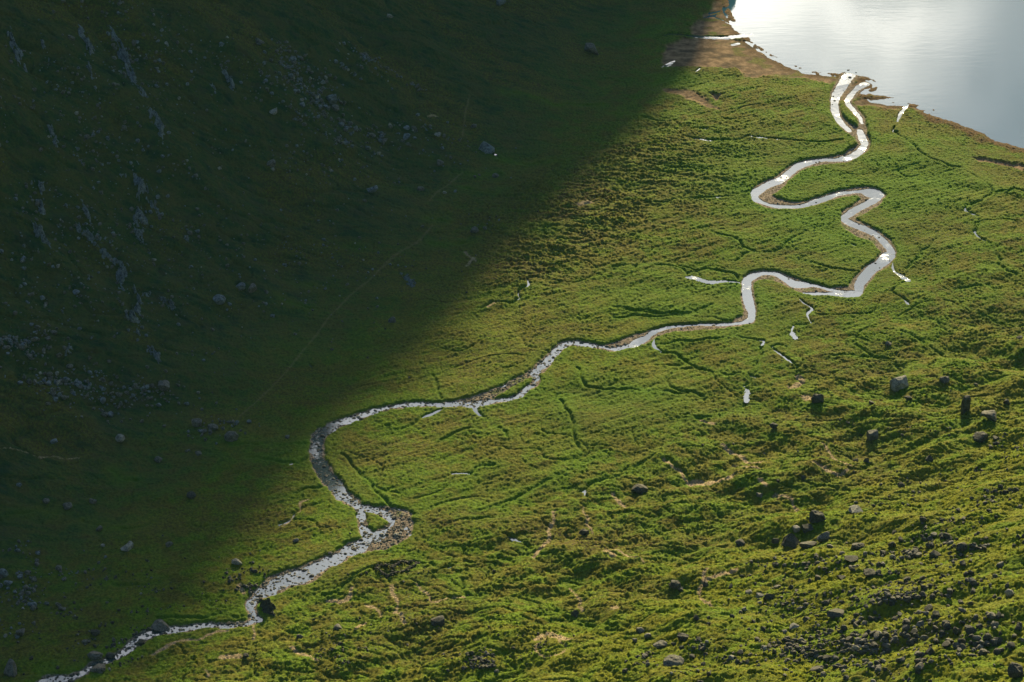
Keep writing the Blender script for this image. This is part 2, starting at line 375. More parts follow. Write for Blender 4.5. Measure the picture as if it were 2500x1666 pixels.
def inside(poly):
    px, py = poly[:, 0], poly[:, 1]
    i0, i1 = np.searchsorted(XS, [px.min(), px.max()]); j0, j1 = np.searchsorted(YS, [py.min(), py.max()])
    M = np.zeros((NY, NX), bool)
    X = GX[j0:j1, i0:i1]; Y = GY[j0:j1, i0:i1]; m = np.zeros(X.shape, bool)
    n = len(px)
    for k in range(n):
        x0, y0, x1, y1 = px[k], py[k], px[(k + 1) % n], py[(k + 1) % n]
        if y0 == y1: continue
        c = ((y0 > Y) != (y1 > Y)) & (X < (x1 - x0) * (Y - y0) / (y1 - y0) + x0)
        m ^= c
    M[j0:j1, i0:i1] = m
    return M

def px_world(pts):
    a = np.array([(p[0], p[1]) for p in pts], float)
    x, y, z, _ = raymarch(a[:, 0], a[:, 1], base0)
    return np.stack([x, y], 1)

# detail noises shared by several steps
n_jag = (perlin(GX / 6.0, GY / 9.0, 11) * 1.0 + perlin(GX / 2.3, GY / 3.2, 12) * 0.7).astype(F32)
n1 = pr(GX, GY, 1.5, .6, 13, 1.2)

# ------------------------------------------------------------------ height field
rough = np.clip(sstep(-60, 60, SR) * 0.9 + 0.1, 0, 1)
hum = np.zeros_like(Zb)     # hummocky ground between the hill foot and the river (centre of the photo)
def blob(px, py, rx, ry):
    w = px_world([(px, py), (px + rx, py), (px, py + ry)])
    a = w[1] - w[0]; b = w[2] - w[0]
    det = a[0] * b[1] - a[1] * b[0]
    dx = GX - w[0][0]; dy = GY - w[0][1]
    s = (dx * b[1] - dy * b[0]) / det; t = (-dx * a[1] + dy * a[0]) / det
    return np.exp(-(s * s + t * t)).astype(F32)
hum = np.clip(blob(1600, 400, 230, 110) + blob(1400, 520, 160, 110) + blob(1290, 620, 110, 90) + 0.8 * blob(1250, 540, 200, 80), 0, 1)
W_hill = sstep(5, 60, SL)

Zg = Zb.copy()
# mounds and low terraces on the right-hand flank
mo = perlin(GX / 34 + 0.25 * GY / 34, GY / 30, 21); mo2 = perlin((GX * .8 + GY * .6) / 26, (-GX * .6 + GY * .8) / 13, 22)
Zg += (rough * (4.2 * mo + 1.9 * mo2)).astype(F32)
rd = 1 - np.abs(perlin((GX * .85 + GY * .52) / 30 + 0.3 * mo, (-GX * .52 + GY * .85) / 11, 23)) * 2.2
Zg += (rough * 1.0 * rd).astype(F32)
rd2 = np.abs(perlin((GX * .9 - GY * .42) / 14, (GX * .42 + GY * .9) / 6.5 + .3 * mo2, 24))
Zg -= (np.maximum(rough * 0.9, hum * 0.55) * 1.0 * np.exp(-(rd2 / 0.09) ** 2)).astype(F32)      # little gullies between the mounds
Zg += (hum * (0.6 * np.abs(perlin(GX / 8.5 + .3 * mo, GY / 4.4, 25)) * 2 + 0.6 * perlin(GX / 26, GY / 8, 26))).astype(F32)
net = np.abs(pr(GX + 5 * mo, GY + 7 * mo2, 44, .5, 27, .7)); net2 = np.abs(pr(GX, GY + 3 * mo, 21, 1.0, 28, .6))
ng = sstep(-.1, .2, pr(GX, GY, 60, .2, 29)); ng2 = sstep(-.1, .15, pr(GX, GY, 33, .9, 30))
Zg -= (0.7 * np.exp(-(net / 0.016) ** 2) * ng * (1 - W_hill) + (.25 + .5 * rough) * np.exp(-(net2 / 0.028) ** 2) * ng2).astype(F32)
# meadow: low ridges, old flood lines
mead = (1 - rough) * (1 - W_hill)
Zg += (0.75 * perlin(GX / 34, GY / 26, 31) + mead * 0.30 * perlin((GX * .86 + GY * .5) / 26, (-GX * .5 + GY * .86) / 2.6, 32)
       + 0.22 * perlin(GX / 12, GY / 9, 33)).astype(F32)
# hillside on the left: soil creep lines running down the slope, craggy patches
hl = 1.5 * (1.6 * perlin((GX + .25 * GY) / 38, GY / 22, 41) + 0.9 * perlin((GX * .7 + GY * .7) / 18, (GX * .7 - GY * .7) / 7, 42)
      + 0.45 * np.abs(perlin((GX * .9 + GY * .4) / 9, (GX * .4 - GY * .9) / 3.6, 43)))
Zg += (W_hill * hl).astype(F32)
gl = np.abs(perlin((GX * .95 + GY * .3) / 40, (-GX * .3 + GY * .95) / 16 + .4 * mo, 44))
Zg -= (W_hill * 1.6 * np.exp(-(gl / 0.05) ** 2)).astype(F32)

# shore + lake
shw = px_world(SHORE)
far = np.array([[1900, shw[-1][1]], [1900, 3200], [-200, 3200], [-60, 2100], [20, 1900], [shw[0][0] , shw[0][1] + 60]])
LAKE = inside(np.vstack([shw, far]))
shl = np.column_stack([np.vstack([shw, [[1900, shw[-1][1]]]]), np.zeros(len(shw) + 1), np.zeros(len(shw) + 1)])
shl = [np.vstack([[far[-1][0], far[-1][1], 0, 0], shl])]
Dl, _ = dist_field(shl, 130, far_=500.0)
Dl = np.where(LAKE, -Dl, Dl)
headland = (GY > 1570) & (Zb > 1.5)
Dl = np.where(headland, 40 + 0 * Dl, Dl)
Dl = Dl + np.clip(n_jag * 1.3, -2, 2) * 0.8
# sand flats
SM = np.zeros_like(Zb)
for pl in SAND:
    w = px_world(pl); M = inside(w)
    ln = np.column_stack([np.vstack([w, w[:1]]), np.zeros(len(w) + 1), np.zeros(len(w) + 1)])
    Ds, _ = dist_field([ln], 8)
    Ds = np.where(M, -np.abs(Ds), np.abs(Ds))
    SM = np.maximum(SM, sstep(1.6, -1.6, Ds + n_jag * 1.6))

# lines to world
chw = [to_world(l) for l in CH]
brw = [to_world(l) for l in BR]
for q in (7,): chw[q][:, 2] *= .72
thw = [to_world(l) for l in TH]
for l in thw: l[:, 2] *= .80
for q in (0, 1, 2, 3): chw[q][:, 2] *= .93
rpw = [to_world(l) for l in RAP]
rpw[4][:, 2] *= .62
stw = [to_world(l) for l in ST]
for l in stw:
    if len(l) > 6: l[:, 2] *= np.clip(np.minimum(np.arange(len(l)), np.arange(len(l))[::-1] + 1.5) / 3.0 + .25, .25, 1)
dtw = [to_world(l, 7) for l in DT]
tnw = [to_world(l, 6) for l in TAN]
paw = [to_world(l, 3) for l in PATH]
for l in stw: l[:, 2] = np.maximum(l[:, 2] * .72, 0.22)
for q, ls in ((31, dtw), (57, tnw)):
    for k, l in enumerate(ls):
        l[:, 2] = np.minimum(l[:, 2], .15) if q == 31 else l[:, 2]
        l[:, 0] += 1.6 * perlin(l[:, 0] / 7, l[:, 1] / 7, q + k); l[:, 1] += 2.2 * perlin(l[:, 0] / 7, l[:, 1] / 9, q + k + 50)

Dc, ZC = dist_field(chw + brw, 16)
Dt, _ = dist_field(thw + rpw, 6)
Ds_, ZS = dist_field(stw, 7)
Dd, _ = dist_field(dtw, 6)
Dn, _ = dist_field(tnw, 4)
Dp, _ = dist_field(paw, 4)
jc = n_jag * 0.55
WD = 0.75     # river surface below the banks
WS = 0.38
Dcj = Dc + jc * (1 + .7 * sstep(1150, 1060, GY))
# flatten banks towards river level
Zf = Zg + (ZC + 0.15 * n_jag - Zg) * sstep(14, 1.5, Dc)
# keep low everything by the lake
low = 0.10 + 0.035 * np.clip(Dl, 0, None) + 0.00045 * np.clip(Dl, 0, None) ** 2.0
lowk = sstep(95, 60, np.clip(Dl, 0, None)) * (~headland)
Zf = np.where(Dl > -5, Zf + (np.minimum(Zf, low + 0.25 * perlin(GX / 14, GY / 10, 51) * sstep(2, 15, Dl)) - Zf) * lowk * sstep(70, 10, SL), Zf)
Zf = np.where(SM > 0, Zf + (np.minimum(Zf, 0.30 + 0.10 * perlin(GX / 9, GY / 7, 52) + 0.01 * Dl) - Zf) * SM * (Dl < 75), Zf)
Zf = np.where(SM > 0, Zf - 0.25 * SM, Zf)
# grass tussocks
tus_k = 0.27 + 0.25 * rough + 0.40 * hum + 0.25 * W_hill
pt = perlin(GX / 22, GY / 18, 61)
wx = GX + 1.6 * pr(GX, GY, 6, .3, 64); wy = GY + 1.6 * pr(GX, GY, 6, 1.2, 65)
tus = np.abs(pr(wx, wy, 2.3, .52, 62, 1.1)) * 1.3 + 1.05 * np.abs(pr(wx, wy, 1.25, 1.1, 63, 1.15)) + 0.25 * n1
dry = sstep(0.2, 1.6, Dcj) * sstep(0, 1.0, Ds_ + 0.3 * n_jag) * sstep(0.5, 4.0, Dl) * (1 - SM)
Zf = Zf + (0.10 * rng.standard_normal(Zf.shape) * (1 + rough) * dry).astype(F32)
Zf = Zf + (tus * tus_k * (1 + 0.7 * pt) * dry).astype(F32) * 1.15
dk = np.clip(0.75 + 1.2 * pr(GX, GY, 17, .7, 66), 0.10, 1.2)
Zf = Zf - 0.85 * np.exp(-(np.clip(Dd + 0.25 * n_jag, 0, None) / 0.55) ** 2) * dry * dk
Zf = Zf + 0.14 * np.exp(-((Dd - 1.8) / 0.9) ** 2) * dry * dk
Zf = Zf - 0.22 * np.exp(-(np.clip(Dn + .3 * n_jag, 0, None) / 0.5) ** 2) * dry
# river water level and bed
WLk = np.where(Dl < 80, 0.012 + 0.014 * np.clip(Dl, 0, 80), 99)
WL = np.maximum(np.minimum(ZC - WD, WLk), 0.012)
WLs = np.maximum(np.minimum(ZS - WS, WLk + .01), 0.02)
WLs = np.where(SM > .2, np.minimum(WLs, Zf - .08), WLs)
stones = np.clip(np.abs(perlin(GX / 0.95, GY / 1.2, 71)) * 1.5 - 0.25, 0, 1)
rapk = sstep(1150, 1060, GY)
inth = sstep(0.5, -0.5, Dt + (0.35 + .5 * rapk) * n_jag + 1.3 * rapk * perlin(GX / 9, GY / 9, 75))
bed = WL + 0.16 + (0.10 + .16 * rapk) * perlin(GX / 5, GY / 5, 72) + 0.10 * n1 - inth * (0.50 - 0.0 * rapk) + rapk * stones * 0.42 * inth * sstep(-0.2, 0.5, perlin(GX / 7, GY / 7, 73) + 0.25)
chan = sstep(1.1, 0.0, Dcj)
Zf = Zf + (bed - Zf) * chan
# threads that leave the traced bed
inth2 = inth * (1 - chan)
Zf = Zf + (np.minimum(Zf, WL - 0.2) - Zf) * inth2
# brooks
ins = sstep(0.5, -0.1, Ds_ + 0.40 * n_jag) * (1 - chan)
Zf = Zf + (np.minimum(Zf, WLs - 0.22) - Zf) * ins
# lake bed
lk = Dl < 0.0
Zf = np.where(lk, np.minimum(Zf, np.maximum(-4, 0.06 * Dl - 0.02)), Zf)
Zf = Zf.astype(F32)

def samp(x, y, A=None):
    A = Zf if A is None else A
    x = np.clip(np.asarray(x, float), XS[0], XS[-1] - 1e-3); y = np.clip(np.asarray(y, float), YS[0], YS[-1] - 1e-3)
    i = np.clip(np.searchsorted(XS, x) - 1, 0, NX - 2); j = np.clip(np.searchsorted(YS, y) - 1, 0, NY - 2)
    u = (x - XS[i]) / (XS[i + 1] - XS[i]); v = (y - YS[j]) / (YS[j + 1] - YS[j])
    return (A[j, i] * (1 - u) + A[j, i + 1] * u) * (1 - v) + (A[j + 1, i] * (1 - u) + A[j + 1, i + 1] * u) * v

# ------------------------------------------------------------------ materials
def mat(name):
    m = bpy.data.materials.new(name); m.use_nodes = True
    nt = m.node_tree
    for n in list(nt.nodes): nt.nodes.remove(n)
    out = nt.nodes.new('ShaderNodeOutputMaterial'); b = nt.nodes.new('ShaderNodeBsdfPrincipled')
    nt.links.new(b.outputs[0], out.inputs[0])
    return m, nt, b
def nd(nt, t, **kw):
    n = nt.nodes.new(t)
    for k, v in kw.items():
        if k in n.inputs: n.inputs[k].default_value = v
        else: setattr(n, k, v)
    return n
def mixc(nt, fac, a, b):
    m = nt.nodes.new('ShaderNodeMix'); m.data_type = 'RGBA'
    for s, v in ((0, fac), (6, a), (7, b)):
        if hasattr(v, 'is_output'): nt.links.new(v, m.inputs[s])
        else: m.inputs[s].default_value = v if s == 0 else (*v, 1)
    return m.outputs[2]
def ramp(nt, v, lo, hi, a=0.0, b=1.0):
    m = nt.nodes.new('ShaderNodeMapRange'); m.interpolation_type = 'SMOOTHSTEP'
    nt.links.new(v, m.inputs[0]); m.inputs[1].default_value = lo; m.inputs[2].default_value = hi
    m.inputs[3].default_value = a; m.inputs[4].default_value = b
    return m.outputs[0]
def mul(nt, a, b, op='MULTIPLY'):
    m = nt.nodes.new('ShaderNodeMath'); m.operation = op
    for i, v in enumerate((a, b)):
        if hasattr(v, 'is_output'): nt.links.new(v, m.inputs[i])
        else: m.inputs[i].default_value = v
    return m.outputs[0]
def noise(nt, pos, scale, detail=4, rough_=0.55, stretch=None, rot=0):
    if stretch is not None or rot:
        mp = nt.nodes.new('ShaderNodeMapping'); nt.links.new(pos, mp.inputs[0])
        mp.inputs['Scale'].default_value = stretch or (1, 1, 1); mp.inputs['Rotation'].default_value = (0, 0, rot)
        pos = mp.outputs[0]
    n = nt.nodes.new('ShaderNodeTexNoise'); nt.links.new(pos, n.inputs['Vector'])
    n.inputs['Scale'].default_value = scale; n.inputs['Detail'].default_value = detail; n.inputs['Roughness'].default_value = rough_
    return n.outputs[0]
def attr(nt, name):
    a = nt.nodes.new('ShaderNodeAttribute'); a.attribute_name = name; return a.outputs['Fac']

def ground_material():
    m, nt, b = mat('moorland')
    g = nt.nodes.new('ShaderNodeNewGeometry'); pos = g.outputs['Position']
    big = noise(nt, pos, 0.02, 5); med = noise(nt, pos, 0.11, 5, .6); fine = noise(nt, pos, 0.9, 4, .65); vf = noise(nt, pos, 2.6, 2, .6)
    streak = noise(nt, pos, 0.16, 4, .6, (0.35, 1.6, 1), 0.5)
    green = mixc(nt, ramp(nt, fine, .32, .68), (0.050, 0.092, 0.006), (0.150, 0.225, 0.013))
    olive = mixc(nt, ramp(nt, fine, .35, .65), (0.078, 0.082, 0.011), (0.165, 0.155, 0.020))
    brown = mixc(nt, ramp(nt, vf, .35, .65), (0.060, 0.038, 0.018), (0.130, 0.088, 0.034))
    lush = mixc(nt, ramp(nt, vf, .3, .7), (0.060, 0.130, 0.008), (0.115, 0.210, 0.014))
    c = mixc(nt, ramp(nt, med, .42, .60), green, olive)
    c = mixc(nt, mul(nt, ramp(nt, streak, .54, .68), 0.38), c, brown)
    straw = mixc(nt, ramp(nt, fine, .35, .65), (0.110, 0.098, 0.014), (0.230, 0.200, 0.036))
    c = mixc(nt, mul(nt, ramp(nt, noise(nt, pos, .028, 6, .62, (.7, 1.3, 1), .5), .50, .62), .40), c, straw)
    c = mixc(nt, mul(nt, attr(nt, 'hill'), ramp(nt, med, .3, .6, .95, .65)), c, mixc(nt, ramp(nt, streak, .4, .6), (0.016, 0.042, 0.022), (0.058, 0.060, 0.030)))  # dull heather, darkened and cooled further to put the shade into its colour
    c = mixc(nt, mul(nt, attr(nt, 'sun_tint'), ramp(nt, med, .35, .6, .4, 1.0)), c, mixc(nt, ramp(nt, fine, .3, .7), (0.080, 0.100, 0.005), (0.230, 0.240, 0.012)))  # sunlight on the right slope and mid meadow put into the grass colour
    c = mixc(nt, mul(nt, attr(nt, 'lush'), ramp(nt, med, .28, .55, .5, 1.0)), c, lush)
    c = mixc(nt, mul(nt, attr(nt, 'heath'), ramp(nt, streak, .30, .62, .25, 1.0)), c, mixc(nt, ramp(nt, fine, .4, .6), brown, olive))
    tan = mixc(nt, ramp(nt, vf, .3, .7), (0.17, 0.115, 0.060), (0.50, 0.38, 0.24))
    c = mixc(nt, attr(nt, 'trodden'), c, tan)  # bare peat lines and path, plus the painted shoreline glint
    sand = mixc(nt, ramp(nt, noise(nt, pos, .22, 5, .6), .35, .68), (0.15, 0.090, 0.052), (0.34, 0.22, 0.13))
    c = mixc(nt, attr(nt, 'sand'), c, sand)
    wr = mixc(nt, ramp(nt, fine, .35, .65), (0.050, 0.030, 0.014), (0.17, 0.085, 0.034))
    c = mixc(nt, attr(nt, 'weed'), c, wr)
    v = nt.nodes.new('ShaderNodeTexVoronoi'); nt.links.new(pos, v.inputs['Vector']); v.inputs['Scale'].default_value = 1.5
    grav = mixc(nt, ramp(nt, v.outputs['Color'], .2, .8), (0.085, 0.065, 0.052), (0.34, 0.26, 0.20))
    c = mixc(nt, attr(nt, 'gravel'), c, grav)
    rk = mixc(nt, ramp(nt, noise(nt, pos, .5, 6, .7), .35, .65), (0.10, 0.10, 0.10), (0.30, 0.30, 0.29))
    c = mixc(nt, attr(nt, 'rock'), c, rk)
    sdk = mul(nt, attr(nt, 'sand'), ramp(nt, noise(nt, pos, .06, 6, .65, (1, 2.2, 1), .5), .48, .62, 0, .75))
    c = mixc(nt, sdk, c, (0.060, 0.042, 0.028))
    nt.links.new(c, b.inputs['Base Color'])
    b.inputs['Roughness'].default_value = 0.9
    b.inputs['Specular IOR Level'].default_value = 0.05
    h = nt.nodes.new('ShaderNodeMath'); h.operation = 'ADD'
    nt.links.new(mul(nt, fine, 0.7), h.inputs[0]); nt.links.new(mul(nt, vf, 0.45), h.inputs[1])
    bp = nd(nt, 'ShaderNodeBump', Strength=0.9, Distance=0.55); nt.links.new(h.outputs[0], bp.inputs['Height'])
    nt.links.new(bp.outputs[0], b.inputs['Normal'])
    return m

def rock_material(name, lo, hi, lichen):
    m, nt, b = mat(name)
    g = nt.nodes.new('ShaderNodeNewGeometry'); pos = g.outputs['Position']
    n = noise(nt, pos, 0.7, 6, .7); f = noise(nt, pos, 3.0, 4, .6)
    c = mixc(nt, ramp(nt, n, .35, .65), lo, hi)
    c = mixc(nt, mul(nt, ramp(nt, f, .52, .64), .55), c, lichen)
    c = mixc(nt, mul(nt, ramp(nt, noise(nt, pos, .33, 4), .55, .7), .5), c, (0.05, 0.052, 0.02))
    nt.links.new(c, b.inputs['Base Color']); b.inputs['Roughness'].default_value = .85
    b.inputs['Specular IOR Level'].default_value = .3
    bp = nd(nt, 'ShaderNodeBump', Strength=.7, Distance=.25); nt.links.new(mul(nt, n, f, 'ADD'), bp.inputs['Height']); nt.links.new(bp.outputs[0], b.inputs['Normal'])
    return m

def water_material(name, ripple, rough_, deep, ior, riffle=False):
    m, nt, b = mat(name)
    g = nt.nodes.new('ShaderNodeNewGeometry'); pos = g.outputs['Position']
    b.inputs['Base Color'].default_value = (*deep, 1)
    b.inputs['Roughness'].default_value = rough_
    b.inputs['IOR'].default_value = ior
    if riffle:
        k = ramp(nt, noise(nt, pos, .085, 4, .6), .44, .60)
        h = mul(nt, noise(nt, pos, 1.3, 4, .6), mul(nt, k, 1.0, 'ADD'))
        h = mul(nt, noise(nt, pos, 0.9, 5, .65), ramp(nt, noise(nt, pos, .085, 4, .6), .54, .76, .012, .28))
        nt.links.new(ramp(nt, noise(nt, pos, .085, 4, .6), .56, .78, .04, .12), b.inputs['Roughness'])
    else:
        a = noise(nt, pos, .30, 4, .62, (0.30, 1.25, 1), R(-24)); c = noise(nt, pos, .09, 3, .5, (0.5, 1.4, 1), R(-24))
        h = mul(nt, a, mul(nt, c, 1.0), 'ADD')
    bp = nd(nt, 'ShaderNodeBump', Strength=ripple, Distance=0.5); nt.links.new(h, bp.inputs['Height']); nt.links.new(bp.outputs[0], b.inputs['Normal'])
    return m

M_ground = ground_material()
M_rock = rock_material('grey_rock', (0.055, 0.050, 0.044), (0.17, 0.155, 0.135), (0.33, 0.31, 0.27))
M_dark = rock_material('dark_rock', (0.026, 0.024, 0.020), (0.085, 0.075, 0.062), (0.19, 0.175, 0.145))
M_pale = rock_material('pale_rock', (0.12, 0.113, 0.10), (0.34, 0.315, 0.275), (0.52, 0.49, 0.44))
M_crag = rock_material('crag_rock', (0.045, 0.055, 0.065), (0.20, 0.225, 0.25), (0.36, 0.39, 0.42))  # bluish; also given to stones in the shade as a painted shade tint
M_lake = water_material('lake_water', 0.022, 0.03, (0.03, 0.095, 0.15), 1.8)
M_river = water_material('river_water', 0.75, 0.05, (0.05, 0.07, 0.08), 2.0, True)

# ------------------------------------------------------------------ mesh helpers
def grid_mesh(name, Xa, Ya, Za, keep=None):
    ny, nx = Za.shape
    idx = np.arange(nx * ny, dtype=np.int32).reshape(ny, nx)
    q = np.stack([idx[:-1, :-1], idx[:-1, 1:], idx[1:, 1:], idx[1:, :-1]], -1).reshape(-1, 4)
    co = np.stack([Xa, Ya, Za], -1).reshape(-1, 3).astype(F32)
    remap = None
    if keep is not None:
        q = q[keep.reshape(-1)]
        used = np.zeros(nx * ny, bool); used[q.ravel()] = True
        remap = np.cumsum(used) - 1
        q = remap[q].astype(np.int32); co = co[used]
    me = bpy.data.meshes.new(name)
    me.vertices.add(len(co)); me.vertices.foreach_set('co', co.ravel())
    n = len(q)
    me.loops.add(n * 4); me.loops.foreach_set('vertex_index', q.ravel().astype(np.int32))
    me.polygons.add(n); me.polygons.foreach_set('loop_start', np.arange(0, n * 4, 4, dtype=np.int32))
    me.polygons.foreach_set('use_smooth', np.ones(n, bool))
    me.update(calc_edges=True)
    return me

def mesh_from(name, V, Fc, smooth=False):
    me = bpy.data.meshes.new(name)
    V = np.asarray(V, F32); Fc = np.asarray(Fc, np.int32); k = Fc.shape[1]; n = len(Fc)
    me.vertices.add(len(V)); me.vertices.foreach_set('co', V.ravel())
    me.loops.add(n * k); me.loops.foreach_set('vertex_index', Fc.ravel())
    me.polygons.add(n); me.polygons.foreach_set('loop_start', np.arange(0, n * k, k, dtype=np.int32))
    me.polygons.foreach_set('use_smooth', np.full(n, smooth))
    me.update(calc_edges=True)
    return me

def put(name, me, m, loc=(0, 0, 0), label=None, cat=None, group=None, kind=None, parent=None):
    o = bpy.data.objects.new(name, me); COL.objects.link(o)
    if m is not None and len(me.materials) == 0: me.materials.append(m)
    o.location = loc
    if parent is not None: o.parent = parent
    if label: o['label'] = label
    if cat: o['category'] = cat
    if group: o['group'] = group
    if kind: o['kind'] = kind
    return o

# ------------------------------------------------------------------ ground
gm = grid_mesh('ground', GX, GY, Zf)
gravel = sstep(.5, -.1, Dcj) * (1 - 0.55 * sstep(0.35, 0.6, perlin(GX / 9, GY / 9, 74)) * (Dt > 1.5))
lush = np.clip(blob(1900, 420, 330, 60) + blob(2080, 560, 130, 130) + blob(1980, 480, 200, 90) + blob(1660, 720, 260, 60) * .8
               + blob(1500, 990, 190, 70) + blob(1080, 1190, 190, 60) * .5 + blob(2280, 420, 160, 110) * .8 + blob(1850, 330, 160, 50) * .4
               + blob(1680, 200, 90, 24) + blob(1850, 780, 60, 70) + blob(1350, 560, 60, 22) + blob(1000, 870, 300, 60) * .2, 0, 1)
lush = np.clip(lush + 0.8 * np.exp(-np.clip(Dd, 0, 30) / 3.0) * (1 - W_hill) + 0.5 * sstep(9, 2, Dc), 0, 1) * (0.75 + 0.5 * pt)
heath = np.clip(hum * 0.55 + 0.55 * sstep(0.05, .4, perlin(GX / 60, GY / 45, 81)) + 0.5 * blob(1100, 840, 150, 90) + 0.7 * blob(1480, 1330, 200, 50)
                + .5 * blob(1330, 770, 120, 50) + 0.8 * blob(1100, 1270, 150, 25), 0, 1) * (1 - 0.8 * np.clip(lush, 0, 1))
heath = np.clip(heath - 0.5 * sstep(60, 160, SR), 0, 1)
trod_glint = np.clip(sstep(0.35, -0.3, Dn + 0.45 * n_jag) * sstep(-.5, .1, n1 + .35) + 0.22 * sstep(0.6, -0.3, Dp + .3 * n_jag), 0, 1)
trod_glint = np.maximum(trod_glint, sstep(1.3, .3, np.abs(Dl - .2)) * sstep(-.3, .3, pr(GX, GY, 9, .4, 87)) * (Dl > -1.5))  # thin pale line painted along the shore in place of its glints
weed = sstep(11, 3.0, Dl + 5.5 * perlin(GX / 9, GY / 9, 83)) * (Dl > -3) * 0.95
sandm = np.clip(SM, 0, 1) * (1 - 0.75 * sstep(.05, .4, perlin(GX / 11, GY / 7, 84)) * (Dl < 22))
gx_, gy_ = np.gradient(Zf, axis=1) / np.gradient(XS)[None, :], np.gradient(Zf, axis=0) / np.gradient(YS)[:, None]
rockm = W_hill * sstep(0.42, 0.62, perlin((GX * .5 + GY * .8) / 30, (GX * .8 - GY * .5) / 9, 85) + 0.35 * n1 * .6) * 0
for nm, A in (('gravel', gravel), ('lush', lush), ('heath', heath), ('trodden', trod_glint), ('weed', weed), ('sand', sandm), ('rock', rockm), ('hill', sstep(-70, 45, SL + 14 * pr(GX, GY, 30, .3, 88))), ('sun_tint', sstep(20, 130, SR) * .8 * (.7 + .6 * pt) + .45 * blob(1350, 830, 330, 90))):  # includes masks for shade painted on the hill and sunlight painted on grass
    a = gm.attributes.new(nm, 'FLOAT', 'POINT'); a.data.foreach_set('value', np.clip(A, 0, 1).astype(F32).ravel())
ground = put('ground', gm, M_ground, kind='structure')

# ------------------------------------------------------------------ water
lx0, lx1, ly0, ly1 = -160, 1890, 1230, 3190
me = mesh_from('lake', [(lx0, ly0, 0), (lx1, ly0, 0), (lx1, ly1, 0), (lx0, ly1, 0)], [(0, 1, 2, 3)])
put('lake', me, M_lake, kind='structure')
def cellk(A): return A[:-1, :-1] & A[1:, :-1] & A[:-1, 1:] & A[1:, 1:]
rm = cellk((Dcj < 1.0) & (WL > 0.0125) | ((Dt < .6) & (WL > 0.0125)))
put('river', grid_mesh('river', GX, GY, WL, rm), M_river, kind='structure')
sm_ = cellk((Ds_ < 1.3) & (Dc > 0.6))
put('stream', grid_mesh('stream', GX, GY, WLs - 0.012, sm_), M_river, kind='structure')

# ------------------------------------------------------------------ rocks
def ico(sub):
    bm = bmesh.new(); bmesh.ops.create_icosphere(bm, subdivisions=sub, radius=1.0)
    V = np.array([v.co[:] for v in bm.verts]); Fc = np.array([[v.index for v in f.verts] for f in bm.faces]); bm.free()
    return V, Fc
ICO = {s: ico(s) for s in (1, 2, 3, 4)}
def rock_verts(seed, sub, kind='angular'):
    r = np.random.RandomState(seed); V, Fc = ICO[sub]; V = V.copy()
    if kind == 'cube':
        m = np.abs(V).max(1, keepdims=True); V = V / m * 0.9
        V[:, 2] += 0.06 * V[:, 0]; npl = 7; lo, hi = .82, 1.15
    elif kind == 'round': npl = 9; lo, hi = .68, .95
    else:
        m = np.abs(V).max(1, keepdims=True); V = V * .45 + V / m * .5
        npl, lo, hi = {'wedge': (8, .42, .8), 'slab': (7, .5, .9)}.get(kind, (8, .42, .8))
    ph = r.rand(3) * 40
    nk = .35 if kind in ('cube', 'pillar') else 1.0
    for a, s in ((.22 * nk, 1.3), (.12 * nk, 2.9), (.05, 6.0)):
        for i, v in enumerate(V):
            V[i] = v * (1 + a * mnoise.noise(Vector(v * s + ph)))
    for i in range(npl):
        n = r.normal(size=3); n /= np.linalg.norm(n); d = r.uniform(lo, hi)
        k = V @ n - d; k = np.clip(k, 0, None); V -= k[:, None] * n * 0.96
    if kind == 'wedge':
        V[:, 2] *= (0.62 + 0.38 * V[:, 0])
    if kind == 'peak':
        f = np.clip(1 - 0.45 * (V[:, 2] + 0.2), .25, 1.2); V[:, 0] *= f; V[:, 1] *= f
    V /= np.abs(V).max(0)
    return V, Fc

